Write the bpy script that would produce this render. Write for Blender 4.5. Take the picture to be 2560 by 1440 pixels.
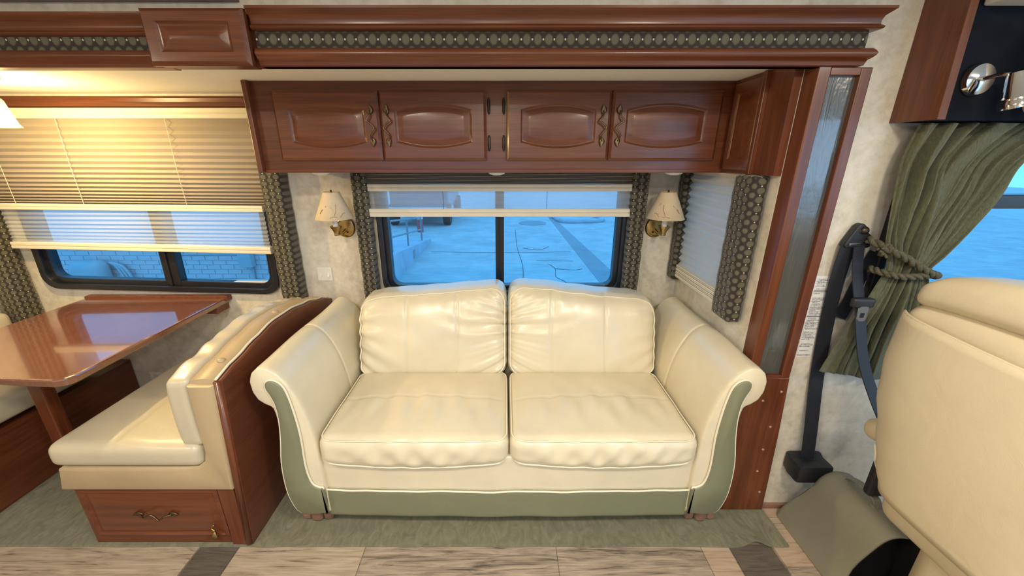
import bpy, bmesh, math, random
from mathutils import Vector, Matrix
random.seed(7)
for o in list(bpy.data.objects): bpy.data.objects.remove(o)
scene = bpy.context.scene
C = scene.collection
PI = math.pi
R = math.radians

# ------------------------------------------------------------------ camera, world, exposure
cam_d = bpy.data.cameras.new('camera'); cam = bpy.data.objects.new('camera', cam_d); C.objects.link(cam)
cam.location = (0, 0, 1.45); cam.rotation_euler = (R(90 - 18.8), 0, 0)
cam_d.sensor_width = 36; cam_d.lens = 971 / 2560 * 36; cam_d.shift_x = 18 / 2560
cam_d.clip_start = 0.02; cam_d.clip_end = 200
scene.camera = cam
vs = scene.view_settings
vs.view_transform = 'Standard'; vs.look = 'None'; vs.gamma = 1; vs.use_curve_mapping = False; vs.exposure = 0.55

world = bpy.data.worlds.new('sky'); scene.world = world; world.use_nodes = True
bg = world.node_tree.nodes['Background']
bg.inputs[0].default_value = (0.40, 0.68, 1.0, 1); bg.inputs[1].default_value = 2.6

def area_light(name, loc, size, power, col, rot=(0, 0, 0), shape='DISK', spread=180):
    l = bpy.data.lights.new(name, 'AREA'); l.shape = shape; l.size = size; l.energy = power; l.color = col; l.spread = R(spread)
    o = bpy.data.objects.new(name, l); C.objects.link(o); o.location = loc; o.rotation_euler = rot
    return o
WARM = (1.0, 0.885, 0.72)
CEIL_LIGHTS = [(-0.75, -0.05), (0.75, -0.05), (-0.1, -0.75), (-2.3, -0.3), (2.0, -0.2)]
CEIL_POWER = [15.5, 15.5, 14, 10, 8.5]

# ------------------------------------------------------------------ helpers
ORG = {}
def org(o): return ORG[o.name] if o else Vector((0, 0, 0))
def thing(name, label, cat, loc=(0, 0, 0), group=None, kind=None):
    o = bpy.data.objects.new(name, None); C.objects.link(o); o.location = loc; o.empty_display_size = 0.05
    o['label'] = label; o['category'] = cat
    if group: o['group'] = group
    if kind: o['kind'] = kind
    ORG[o.name] = Vector(loc)
    return o
def tag(o, label, cat=None, group=None, kind=None):
    o['label'] = label
    if cat: o['category'] = cat
    if group: o['group'] = group
    if kind: o['kind'] = kind
    return o
def obj(name, bm, mat, parent=None, smooth=False, bevel=0, loc=None, auto=None):
    """link bm (built in world coordinates) as one mesh object; a child shares the origin of its thing"""
    base = org(parent) if parent else Vector(loc or (0, 0, 0))
    bmesh.ops.recalc_face_normals(bm, faces=bm.faces[:])
    if base.length: bmesh.ops.translate(bm, verts=bm.verts[:], vec=-base)
    me = bpy.data.meshes.new(name); bm.to_mesh(me); bm.free()
    for m in (mat if isinstance(mat, (list, tuple)) else [mat]): me.materials.append(m)
    if smooth: me.polygons.foreach_set('use_smooth', [True] * len(me.polygons))
    o = bpy.data.objects.new(name, me); C.objects.link(o)
    if parent: o.parent = parent
    else: o.location = base
    ORG[o.name] = base
    if bevel:
        md = o.modifiers.new('bevel', 'BEVEL'); md.width = bevel; md.segments = 2; md.limit_method = 'ANGLE'; md.angle_limit = R(40)
        md.harden_normals = False
    if auto:
        me.polygons.foreach_set('use_smooth', [True] * len(me.polygons))
        me.set_sharp_from_angle(angle=R(auto))
    return o
def struct(name, bm, mat, label, parent=None, **k):
    o = obj(name, bm, mat, parent, **k)
    if not parent:
        o['kind'] = 'structure'; o['label'] = label; o['category'] = name.split('_')[0]
    return o
def NB(): return bmesh.new()
def bx(bm, x0, x1, y0, y1, z0, z1):
    v = [bm.verts.new((x, y, z)) for x in (x0, x1) for y in (y0, y1) for z in (z0, z1)]
    for f in ((0, 1, 3, 2), (4, 6, 7, 5), (0, 4, 5, 1), (2, 3, 7, 6), (0, 2, 6, 4), (1, 5, 7, 3)):
        bm.faces.new([v[i] for i in f])
    return bm
def box(*a): return bx(NB(), *a)
def prism(bm, poly, a0, a1, ax='y'):
    """extrude a 2-D polygon: ax 'y' -> poly is (x,z); 'x' -> (y,z); 'z' -> (x,y)"""
    def P(p, a):
        return (p[0], a, p[1]) if ax == 'y' else (a, p[0], p[1]) if ax == 'x' else (p[0], p[1], a)
    A = [bm.verts.new(P(p, a0)) for p in poly]; B = [bm.verts.new(P(p, a1)) for p in poly]
    n = len(poly)
    bm.faces.new(A); bm.faces.new(B[::-1])
    for i in range(n): bm.faces.new((A[i], A[(i + 1) % n], B[(i + 1) % n], B[i]))
    return bm
def loft(bm, loops, closed=True, caps=True):
    L = [[bm.verts.new(p) for p in l] for l in loops]
    n = len(L[0])
    for a, b in zip(L, L[1:]):
        for i in range(n if closed else n - 1):
            bm.faces.new((a[i], a[(i + 1) % n], b[(i + 1) % n], b[i]))
    if caps:
        bm.faces.new(L[0]); bm.faces.new(L[-1][::-1])
    return bm
def tube(bm, pts, r, n=8, closed=False, radii=None, flat=1.0):
    pts = [Vector(p) for p in pts]; m = len(pts)
    rings = []; prev = None
    for i, p in enumerate(pts):
        if closed: t = pts[(i + 1) % m] - pts[i - 1]
        else: t = pts[min(i + 1, m - 1)] - pts[max(i - 1, 0)]
        t = t.normalized() if t.length > 1e-9 else Vector((0, 0, 1))
        if prev is None:
            u = t.orthogonal().normalized()
        else:
            u = prev - t * prev.dot(t)
            u = u.normalized() if u.length > 1e-6 else t.orthogonal().normalized()
        prev = u; w = t.cross(u)
        rr = radii[i] if radii else r
        rings.append([bm.verts.new(p + (u * math.cos(2 * PI * k / n) + w * math.sin(2 * PI * k / n) * flat) * rr) for k in range(n)])
    for i in range(m if closed else m - 1):
        a, b = rings[i], rings[(i + 1) % m]
        for k in range(n): bm.faces.new((a[k], a[(k + 1) % n], b[(k + 1) % n], b[k]))
    if not closed:
        bm.faces.new(rings[0][::-1]); bm.faces.new(rings[-1])
    return bm
def lathe(bm, prof, n=24, c=(0, 0, 0), axis=(0, 0, 1), caps=True):
    """prof: (radius, height along axis)"""
    ax = Vector(axis).normalized(); u = ax.orthogonal().normalized(); w = ax.cross(u); c = Vector(c)
    rings = [[bm.verts.new(c + ax * h + (u * math.cos(2 * PI * k / n) + w * math.sin(2 * PI * k / n)) * max(r, 1e-4)) for k in range(n)] for r, h in prof]
    for a, b in zip(rings, rings[1:]):
        for k in range(n): bm.faces.new((a[k], a[(k + 1) % n], b[(k + 1) % n], b[k]))
    if caps:
        bm.faces.new(rings[0][::-1]); bm.faces.new(rings[-1])
    return bm
def catmull(pts, k=6, closed=False):
    pts = [Vector(p) for p in pts]; n = len(pts); out = []
    for i in range(n if closed else n - 1):
        p0 = pts[i - 1] if (closed or i > 0) else pts[0]
        p1 = pts[i]; p2 = pts[(i + 1) % n]; p3 = pts[(i + 2) % n] if (closed or i + 2 < n) else pts[-1]
        for j in range(k):
            t = j / k
            out.append(0.5 * ((2 * p1) + (p2 - p0) * t + (2 * p0 - 5 * p1 + 4 * p2 - p3) * t * t + (3 * p1 - p0 - 3 * p2 + p3) * t ** 3))
    if not closed: out.append(pts[-1])
    return out
def interp(t, tab):
    if t <= tab[0][0]: return tab[0][1]
    for (a, x), (b, y) in zip(tab, tab[1:]):
        if t <= b:
            s = (t - a) / (b - a); s = s * s * (3 - 2 * s)
            return x + (y - x) * s
    return tab[-1][1]
def rbox_map(c, h, r):
    c = Vector(c); h = Vector(h)
    inner = Vector([max(a - r, 1e-4) for a in h])
    def f(p):
        q = Vector([max(-inner[i], min(inner[i], p[i])) for i in range(3)]); d = Vector(p) - q
        if d.length > 1e-9: q = q + d.normalized() * r
        return c + q
    return f
def cushion(bm, c, h, r, n, deform=None):
    """rounded box with a lattice surface, half sizes h, then a free deformation"""
    nx, ny, nz = n; f = rbox_map(c, h, r); V = {}
    def vert(i, j, k):
        key = (i, j, k)
        if key not in V:
            p = f((-h[0] + 2 * h[0] * i / nx, -h[1] + 2 * h[1] * j / ny, -h[2] + 2 * h[2] * k / nz))
            if deform: p = deform(p)
            V[key] = bm.verts.new(p)
        return V[key]
    for k in (0, nz):
        for i in range(nx):
            for j in range(ny): bm.faces.new([vert(i, j, k), vert(i + 1, j, k), vert(i + 1, j + 1, k), vert(i, j + 1, k)])
    for j in (0, ny):
        for i in range(nx):
            for k in range(nz): bm.faces.new([vert(i, j, k), vert(i + 1, j, k), vert(i + 1, j, k + 1), vert(i, j, k + 1)])
    for i in (0, nx):
        for j in range(ny):
            for k in range(nz): bm.faces.new([vert(i, j, k), vert(i, j + 1, k), vert(i, j + 1, k + 1), vert(i, j, k + 1)])
    return bm
def rrect(x0, x1, z0, z1, r, n=6):
    pts = []
    for cx, cz, a0 in ((x1 - r, z1 - r, 0), (x0 + r, z1 - r, 90), (x0 + r, z0 + r, 180), (x1 - r, z0 + r, 270)):
        for i in range(n + 1):
            a = R(a0 + 90 * i / n); pts.append((cx + r * math.cos(a), cz + r * math.sin(a)))
    return pts

# ------------------------------------------------------------------ materials
def new_mat(name):
    m = bpy.data.materials.new(name); m.use_nodes = True
    nt = m.node_tree; return m, nt, nt.nodes['Principled BSDF']
def lk(nt, a, b): nt.links.new(a, b)
def coords(nt, scale=(1, 1, 1), rot=(0, 0, 0)):
    tc = nt.nodes.new('ShaderNodeTexCoord'); mp = nt.nodes.new('ShaderNodeMapping')
    mp.inputs['Scale'].default_value = scale; mp.inputs['Rotation'].default_value = rot
    lk(nt, tc.outputs['Object'], mp.inputs['Vector']); return mp.outputs['Vector']
def noise(nt, vec, scale, detail=4, rough=0.55, dist=0):
    n = nt.nodes.new('ShaderNodeTexNoise'); n.inputs['Scale'].default_value = scale; n.inputs['Detail'].default_value = detail
    n.inputs['Roughness'].default_value = rough; n.inputs['Distortion'].default_value = dist
    lk(nt, vec, n.inputs['Vector']); return n.outputs['Fac']
def ramp(nt, fac, stops):
    r = nt.nodes.new('ShaderNodeValToRGB'); e = r.color_ramp.elements
    while len(e) < len(stops): e.new(0.5)
    for i, (p, c) in enumerate(stops):
        e[i].position = p; e[i].color = (*c, 1) if len(c) == 3 else c
    lk(nt, fac, r.inputs['Fac']); return r.outputs['Color']
def bump(nt, bsdf, h, strength, dist=0.01):
    b = nt.nodes.new('ShaderNodeBump'); b.inputs['Strength'].default_value = strength; b.inputs['Distance'].default_value = dist
    lk(nt, h, b.inputs['Height']); lk(nt, b.outputs['Normal'], bsdf.inputs['Normal'])
def math_n(nt, op, a, b=None, c=None):
    n = nt.nodes.new('ShaderNodeMath'); n.operation = op
    for i, v in enumerate((a, b, c)):
        if v is None: continue
        if isinstance(v, (int, float)): n.inputs[i].default_value = v
        else: lk(nt, v, n.inputs[i])
    return n.outputs[0]
def plain(name, col, rough=0.5, metal=0, coat=0, var=0.0, vscale=30, bumps=0, bscale=200, spec=0.5):
    m, nt, b = new_mat(name)
    b.inputs['Roughness'].default_value = rough; b.inputs['Metallic'].default_value = metal; b.inputs['Coat Weight'].default_value = coat
    b.inputs['Specular IOR Level'].default_value = spec
    v = coords(nt)
    f = noise(nt, v, vscale)
    d = var
    lo = tuple(max(0, c * (1 - d)) for c in col); hi = tuple(min(1, c * (1 + d)) for c in col)
    lk(nt, ramp(nt, f, [(0.3, lo), (0.7, hi)]), b.inputs['Base Color'])
    if bumps: bump(nt, b, noise(nt, v, bscale), bumps, 0.002)
    return m
def wood(name, dark, light, axis='x', rough=0.33, coat=0.16):
    m, nt, b = new_mat(name)
    s = {'x': (1.2, 22, 22), 'y': (22, 1.2, 22), 'z': (22, 22, 1.2)}[axis]
    v = coords(nt, s)
    f1 = noise(nt, v, 2.2, 5, 0.6, 0.4)
    s2 = {'x': (3, 160, 160), 'y': (160, 3, 160), 'z': (160, 160, 3)}[axis]
    f2 = noise(nt, coords(nt, s2), 2.0, 2)
    mix = math_n(nt, 'MULTIPLY_ADD', f2, 0.35, math_n(nt, 'MULTIPLY', f1, 0.65))
    lk(nt, ramp(nt, mix, [(0.3, dark), (0.52, tuple((a + c) / 2 for a, c in zip(dark, light))), (0.72, light)]), b.inputs['Base Color'])
    b.inputs['Roughness'].default_value = rough; b.inputs['Coat Weight'].default_value = coat; b.inputs['Coat Roughness'].default_value = 0.12
    bump(nt, b, f2, 0.06, 0.001)
    return m
CH_D, CH_L = (0.078, 0.019, 0.007), (0.205, 0.060, 0.022)
M_wx = wood('cherry_wood_x', CH_D, CH_L, 'x'); M_wz = wood('cherry_wood_z', CH_D, CH_L, 'z'); M_wy = wood('cherry_wood_y', CH_D, CH_L, 'y')
M_lam = wood('cherry_laminate', (0.10, 0.030, 0.014), (0.20, 0.062, 0.030), 'y', 0.42, 0.1)
M_table = wood('table_laminate', (0.15, 0.055, 0.034), (0.25, 0.095, 0.056), 'y', 0.12, 1.0)
M_table.node_tree.nodes['Principled BSDF'].inputs['Coat IOR'].default_value = 2.0; M_table.node_tree.nodes['Principled BSDF'].inputs['Coat Roughness'].default_value = 0.06

def leather(name, col, rough=0.36, var=0.05, coat=0.12):
    m, nt, b = new_mat(name); v = coords(nt)
    f = noise(nt, v, 6, 3)
    lk(nt, ramp(nt, f, [(0.3, tuple(c * (1 - var) for c in col)), (0.7, tuple(min(1, c * (1 + var)) for c in col))]), b.inputs['Base Color'])
    b.inputs['Roughness'].default_value = rough; b.inputs['Specular IOR Level'].default_value = 0.5
    b.inputs['Coat Weight'].default_value = coat; b.inputs['Coat Roughness'].default_value = 0.22
    vo = nt.nodes.new('ShaderNodeTexVoronoi'); vo.inputs['Scale'].default_value = 420; lk(nt, v, vo.inputs['Vector'])
    h = math_n(nt, 'MULTIPLY_ADD', noise(nt, v, 14, 4, 0.5, 1.2), 2.2, math_n(nt, 'MULTIPLY', vo.outputs['Distance'], 0.25))
    bump(nt, b, h, 0.15, 0.004)
    return m
M_leather = leather('cream_leather', (0.715, 0.645, 0.475), 0.31, coat=0.38)
M_booth = leather('booth_vinyl', (0.56, 0.50, 0.365), 0.30, coat=0.3)
M_booth_t = leather('tan_vinyl', (0.47, 0.36, 0.215), 0.4)
M_seat = leather('seat_vinyl', (0.64, 0.55, 0.375), 0.45, 0.03)
M_green = leather('green_vinyl', (0.195, 0.205, 0.125), 0.5)
M_pipe = plain('cream_piping', (0.80, 0.74, 0.58), 0.45)
M_greyv = leather('grey_vinyl', (0.27, 0.26, 0.195), 0.55)

def wallpaper(name, a, c, e):
    m, nt, b = new_mat(name); v = coords(nt)
    f = math_n(nt, 'MULTIPLY_ADD', noise(nt, v, 34, 5, 0.65), 0.45, math_n(nt, 'MULTIPLY', noise(nt, v, 7, 5, 0.6, 0.6), 0.55))
    lk(nt, ramp(nt, f, [(0.36, a), (0.5, c), (0.64, e)]), b.inputs['Base Color'])
    b.inputs['Roughness'].default_value = 0.42; b.inputs['Specular IOR Level'].default_value = 0.35
    bump(nt, b, noise(nt, v, 90, 4), 0.08, 0.002)
    return m
M_wall = wallpaper('mottled_wallpaper', (0.54, 0.49, 0.40), (0.67, 0.62, 0.52), (0.76, 0.72, 0.63))
M_ceil = plain('ceiling_vinyl', (0.86, 0.84, 0.78), 0.7, var=0.02, vscale=60)
M_blk = plain('black_frame', (0.012, 0.013, 0.018), 0.3, var=0.2)
M_blkplastic = plain('black_plastic', (0.018, 0.019, 0.024), 0.45, var=0.2, bumps=0.1)
M_white = plain('white_plastic', (0.82, 0.80, 0.72), 0.4, var=0.02)
M_rail = plain('rail_cream', (0.74, 0.68, 0.55), 0.4, var=0.03)
M_brass = plain('antique_brass', (0.46, 0.32, 0.13), 0.27, metal=1, var=0.15, vscale=60)
M_pewter = plain('antique_pewter', (0.17, 0.12, 0.07), 0.38, metal=1, var=0.4, vscale=300)
M_bronze = plain('dark_bronze', (0.06, 0.045, 0.03), 0.4, metal=0.8, var=0.2)
M_chrome = plain('chrome', (0.72, 0.72, 0.74), 0.08, metal=1)
M_steel = plain('steel', (0.55, 0.57, 0.62), 0.2, metal=1)
M_screw = plain('screw_cap', (0.45, 0.27, 0.19), 0.4, var=0.1)
M_foot = wood('worn_foot_wood', (0.16, 0.075, 0.05), (0.40, 0.24, 0.17), 'x', 0.5, 0)
M_white_sleeve = plain('candle_sleeve', (0.85, 0.83, 0.82), 0.35)
M_void = plain('dark_lining', (0.006, 0.006, 0.008), 0.7, var=0.2)
M_cabblack = plain('cab_black', (0.006, 0.008, 0.014), 0.75, var=0.2, spec=0.15)

def hexfab(name, rot=False, ground=(0.020, 0.015, 0.010), oval=(0.112, 0.102, 0.067), dot=(0.55, 0.5, 0.36), plane='xz'):
    m, nt, b = new_mat(name)
    tc = nt.nodes.new('ShaderNodeTexCoord'); sp = nt.nodes.new('ShaderNodeSeparateXYZ'); lk(nt, tc.outputs['Object'], sp.inputs[0])
    U = sp.outputs['X']; V = sp.outputs['Z']
    if plane == 'yz': U = math_n(nt, 'ADD', sp.outputs['X'], sp.outputs['Y'])
    if rot: U, V = V, U
    A, Bp = 0.060, 0.031
    def cell(off, ru, rv):
        fu = math_n(nt, 'SUBTRACT', math_n(nt, 'FRACT', math_n(nt, 'ADD', math_n(nt, 'DIVIDE', U, A), off[0] + 50)), 0.5)
        fv = math_n(nt, 'SUBTRACT', math_n(nt, 'FRACT', math_n(nt, 'ADD', math_n(nt, 'DIVIDE', V, Bp), off[1] + 50)), 0.5)
        du = math_n(nt, 'MULTIPLY', fu, A / ru); dv = math_n(nt, 'MULTIPLY', fv, Bp / rv)
        return math_n(nt, 'SQRT', math_n(nt, 'ADD', math_n(nt, 'MULTIPLY', du, du), math_n(nt, 'MULTIPLY', dv, dv)))
    d = math_n(nt, 'MINIMUM', cell((0, 0), 0.0178, 0.0140), cell((0.5, 0.5), 0.0178, 0.0140))
    k = math_n(nt, 'MINIMUM', cell((0.5, 0), 0.0036, 0.0030), cell((0, 0.5), 0.0036, 0.0030))
    wv = noise(nt, coords(nt, (1, 1, 1)), 900, 2)
    col = ramp(nt, math_n(nt, 'ADD', d, math_n(nt, 'MULTIPLY', math_n(nt, 'SUBTRACT', wv, 0.5), 0.5)), [(0.64, oval), (0.84, ground)])
    mx = nt.nodes.new('ShaderNodeMix'); mx.data_type = 'RGBA'
    lk(nt, math_n(nt, 'LESS_THAN', k, 0.8), mx.inputs['Factor']); lk(nt, col, mx.inputs['A']); mx.inputs['B'].default_value = (*dot, 1)
    lk(nt, mx.outputs['Result'], b.inputs['Base Color'])
    b.inputs['Roughness'].default_value = 0.75; b.inputs['Sheen Weight'].default_value = 0.2
    bump(nt, b, d, 0.4, 0.003)
    return m
M_hex = hexfab('hexagon_fabric'); M_hex_r = hexfab('hexagon_fabric_turned', True); M_hex_y = hexfab('hexagon_fabric_side', False, plane='yz')

def sheer(name, col, trans, cloth=0.55):
    m = bpy.data.materials.new(name); m.use_nodes = True; nt = m.node_tree; nt.nodes.clear()
    out = nt.nodes.new('ShaderNodeOutputMaterial')
    d = nt.nodes.new('ShaderNodeBsdfDiffuse'); t = nt.nodes.new('ShaderNodeBsdfTranslucent'); tr = nt.nodes.new('ShaderNodeBsdfTransparent')
    f = noise(nt, coords(nt), 250, 3)
    c = ramp(nt, f, [(0.3, tuple(x * 0.93 for x in col)), (0.7, col)])
    lk(nt, c, d.inputs[0]); lk(nt, c, t.inputs[0]); tr.inputs[0].default_value = (0.95, 0.97, 1, 1)
    m1 = nt.nodes.new('ShaderNodeMixShader'); m1.inputs[0].default_value = cloth; lk(nt, d.outputs[0], m1.inputs[1]); lk(nt, t.outputs[0], m1.inputs[2])
    m2 = nt.nodes.new('ShaderNodeMixShader'); m2.inputs[0].default_value = trans; lk(nt, m1.outputs[0], m2.inputs[1]); lk(nt, tr.outputs[0], m2.inputs[2])
    lk(nt, m2.outputs[0], out.inputs[0])
    return m
M_night = sheer('night_shade_fabric', (0.47, 0.40, 0.32), 0.0, 0.12)
M_day = sheer('day_shade_fabric', (0.92, 0.94, 0.96), 0.56, 0.45)
M_side = sheer('pale_shade_fabric', (0.78, 0.71, 0.62), 0.03, 0.35)

def glass(name, tint, refl=0.06):
    m = bpy.data.materials.new(name); m.use_nodes = True; nt = m.node_tree; nt.nodes.clear()
    out = nt.nodes.new('ShaderNodeOutputMaterial'); tr = nt.nodes.new('ShaderNodeBsdfTransparent'); gl = nt.nodes.new('ShaderNodeBsdfGlossy')
    tr.inputs[0].default_value = (*tint, 1); gl.inputs['Roughness'].default_value = 0.02; gl.inputs['Color'].default_value = (1, 1, 1, 1)
    lw = nt.nodes.new('ShaderNodeLayerWeight'); lw.inputs['Blend'].default_value = 0.5
    fr = math_n(nt, 'MULTIPLY_ADD', math_n(nt, 'POWER', lw.outputs['Facing'], 5.0), 0.55, refl * 0.4)
    mx = nt.nodes.new('ShaderNodeMixShader'); lk(nt, fr, mx.inputs[0]); lk(nt, tr.outputs[0], mx.inputs[1]); lk(nt, gl.outputs[0], mx.inputs[2])
    lk(nt, mx.outputs[0], out.inputs[0]); return m
M_glass = glass('tinted_window_glass', (0.375, 0.60, 0.71))
def emis(name, col, st):
    m = bpy.data.materials.new(name); m.use_nodes = True; nt = m.node_tree; b = nt.nodes['Principled BSDF']
    b.inputs['Base Color'].default_value = (*col, 1); b.inputs['Emission Color'].default_value = (*col, 1); b.inputs['Emission Strength'].default_value = st
    return m
M_puck = plain('puck_lens', (0.84, 0.82, 0.76), 0.3)
M_lens = emis('ceiling_lens', (1, 0.9, 0.74), 3.0)
M_bulb = emis('bulb_glow', (1, 0.80, 0.42), 30.0)

def carpet_mat():
    m, nt, b = new_mat('sage_carpet'); v = coords(nt)
    f = math_n(nt, 'MULTIPLY_ADD', noise(nt, v, 700, 2), 0.4, math_n(nt, 'MULTIPLY', noise(nt, coords(nt, (1, 0.5, 1), (0, 0, 0.6)), 22, 4, 0.6, 2.0), 0.6))
    lk(nt, ramp(nt, f, [(0.32, (0.12, 0.122, 0.075)), (0.52, (0.205, 0.20, 0.128)), (0.7, (0.29, 0.275, 0.185))]), b.inputs['Base Color'])
    b.inputs['Roughness'].default_value = 0.95; b.inputs['Sheen Weight'].default_value = 0.15
    bump(nt, b, noise(nt, v, 500, 3), 0.6, 0.004)
    return m
M_carpet = carpet_mat()
def plank_mat(name, a, c, k=(0.06, 0.05, 0.04)):
    m, nt, b = new_mat(name)
    v = coords(nt, (1.6, 14, 14))
    f = math_n(nt, 'MULTIPLY_ADD', noise(nt, coords(nt, (5, 120, 120)), 1.6, 2), 0.3, math_n(nt, 'MULTIPLY', noise(nt, v, 1.7, 6, 0.68, 2.2), 0.7))
    lk(nt, ramp(nt, f, [(0.36, k), (0.42, a), (0.52, tuple((x + y) / 2 for x, y in zip(a, c))), (0.66, c)]), b.inputs['Base Color'])
    b.inputs['Roughness'].default_value = 0.4; b.inputs['Specular IOR Level'].default_value = 0.4
    bump(nt, b, f, 0.1, 0.002)
    return m
M_pl_a = plank_mat('plank_tan', (0.33, 0.26, 0.19), (0.53, 0.44, 0.335), (0.13, 0.11, 0.09))
M_pl_b = plank_mat('plank_grey', (0.20, 0.16, 0.125), (0.49, 0.40, 0.31), (0.085, 0.075, 0.065))
M_pl_d = plank_mat('plank_dark', (0.095, 0.080, 0.064), (0.15, 0.128, 0.105), (0.06, 0.05, 0.045))
M_pl_c = plank_mat('plank_pale', (0.40, 0.29, 0.21), (0.52, 0.39, 0.29), (0.20, 0.14, 0.1))
M_floor = plank_mat('floor_base', (0.20, 0.16, 0.12), (0.40, 0.32, 0.24))

def film_mat():
    m, nt, b = new_mat('crinkled_film')
    b.inputs['Base Color'].default_value = (0.075, 0.078, 0.075, 1); b.inputs['Roughness'].default_value = 0.2
    b.inputs['Specular IOR Level'].default_value = 0.9; b.inputs['Coat Weight'].default_value = 1.0; b.inputs['Coat Roughness'].default_value = 0.05
    f = noise(nt, coords(nt, (26, 26, 3.2), (0, 0.12, 0)), 1.0, 3, 0.5, 1.5)
    h = math_n(nt, 'ABSOLUTE', math_n(nt, 'SUBTRACT', f, 0.5))
    f2 = noise(nt, coords(nt, (18, 18, 24)), 1.0, 2, 0.5, 0.8)
    bump(nt, b, math_n(nt, 'MULTIPLY_ADD', math_n(nt, 'ABSOLUTE', math_n(nt, 'SUBTRACT', f2, 0.5)), 0.2, h), 0.42, 0.012)
    return m
M_film = film_mat()

# ------------------------------------------------------------------ the shell: slide-out room and coach
WY = 1.98          # slide-out back wall
SX = 0.911         # slide-out right end wall
LX = -2.66         # slide-out left end wall
CY = 1.30          # coach side wall
def wall_holes(x0, x1, z0, z1, holes, y0, y1):
    bm = NB(); xs = x0
    for (a, b, c, d) in sorted(holes):
        bx(bm, xs, a, y0, y1, z0, z1); bx(bm, a, b, y0, y1, z0, c); bx(bm, a, b, y0, y1, d, z1); xs = b
    bx(bm, xs, x1, y0, y1, z0, z1); return bm
struct('wall_back', wall_holes(LX - 0.05, SX + 0.05, 0, 1.80, [(-2.40, -1.215, 0.81, 1.53), (-0.615, 0.59, 0.785, 1.36)], WY, WY + 0.05), M_wall, 'mottled cream wallpaper wall behind the sofa and dinette')
# right end wall of the slide with a side window opening (y 1.50..1.90, z .90..1.34)
bm = NB(); 
for a in ((1.332, 1.48, 0, 1.72), (1.90, WY, 0, 1.72), (1.48, 1.90, 0, 0.90), (1.48, 1.90, 1.34, 1.72)): bx(bm, SX, SX + 0.05, a[0], a[1], a[2], a[3])
struct('wall_right', bm, M_wall, 'mottled wallpaper end wall beside the sofa arm')
struct('wall_left', box(LX - 0.05, LX, 1.30, WY, 0, 1.72), M_wall, 'mottled wallpaper end wall behind the far dinette bench')
struct('ceiling', box(LX - 0.05, SX + 0.05, 1.285, WY, 1.72, 1.77), M_ceil, 'cream ceiling of the slide-out over sofa and dinette')
# coach side wall around the opening, with driver window opening x 1.30..2.55, z .93..1.50
bm = wall_holes(SX + 0.05, 4.3, 0, 1.735, [(1.30, 2.60, 0.93, 1.50)], CY, CY + 0.06)
bx(bm, -4.2, 4.3, CY, CY + 0.06, 1.77, 2.05)
bx(bm, -4.2, LX - 0.05, CY, CY + 0.06, 0, 1.77)
bx(bm, SX + 0.05, 4.3, CY, CY + 0.06, 1.735, 1.77)
struct('wall_front', bm, M_wall, 'pale mottled coach wall around the slide-out opening and cab window')
struct('wall_rear', wall_holes(-4.2, 4.3, 0, 2.05, [(-1.6, 0.3, 0.85, 1.55), (1.45, 2.2, 0.0, 1.9), (2.45, 4.0, 0.9, 1.75)], -1.16, -1.10), M_wall, 'mottled wallpaper wall opposite the sofa with unseen entry door opening enlarged for daylight')  # unseen door and passenger openings, made larger for daylight on the right wall
struct('wall_end', box(-4.26, -4.2, -1.16, CY + 0.06, 0, 2.05), M_wall, 'wall closing the rear of the coach')
bm = NB(); bx(bm, 4.3, 4.36, -1.16, CY + 0.06, 0, 0.95); bx(bm, 4.3, 4.36, -1.16, CY + 0.06, 1.75, 2.05)
struct('wall_cab', bm, M_wall, 'front cab wall below and above the windshield')
struct('ceiling', box(-4.26, 4.36, -1.16, CY + 0.06, 2.05, 2.10), M_ceil, 'cream padded ceiling of the coach living area')
fl = struct('floor', box(-4.26, 4.36, -1.16, CY + 0.06, -0.06, -0.004), M_floor, 'grey brown wood plank floor of the coach')
def plank(x0, x1, y0, y1, mat, z=0.0):
    o = obj('plank', box(x0 + .0012, x1 - .0012, y0 + .0012, y1 - .0012, -0.006, z), mat, fl)
    return o
plank(-2.6, -1.195, 0.93, 1.125, M_pl_a); plank(-1.192, -1.04, 0.93, 1.125, M_pl_d); plank(-1.037, -0.545, 0.93, 1.125, M_pl_a)
plank(-0.543, 0.20, 0.93, 1.125, M_pl_b); plank(0.20, 0.765, 0.93, 1.125, M_pl_b)
plank(0.765, 0.875, 1.02, 1.125, M_pl_c); plank(0.765, 0.875, 0.93, 1.02, M_pl_c); plank(0.878, 1.045, 0.93, 1.125, M_pl_d)
for a, b, mm in ((0.93, 1.035, M_pl_b), (1.035, 1.13, M_pl_c), (1.13, 1.19, M_pl_c), (1.19, 1.245, M_pl_a), (1.245, 1.30, M_pl_c)):
    plank(1.047 if b <= 1.125 else 1.05, 1.9, a, b, mm)
struct('floor', box(LX - 0.05, SX + 0.05, CY - 0.175, WY + 0.05, -0.06, -0.0065), M_floor, 'slide-out floor under the sage carpet')

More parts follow.
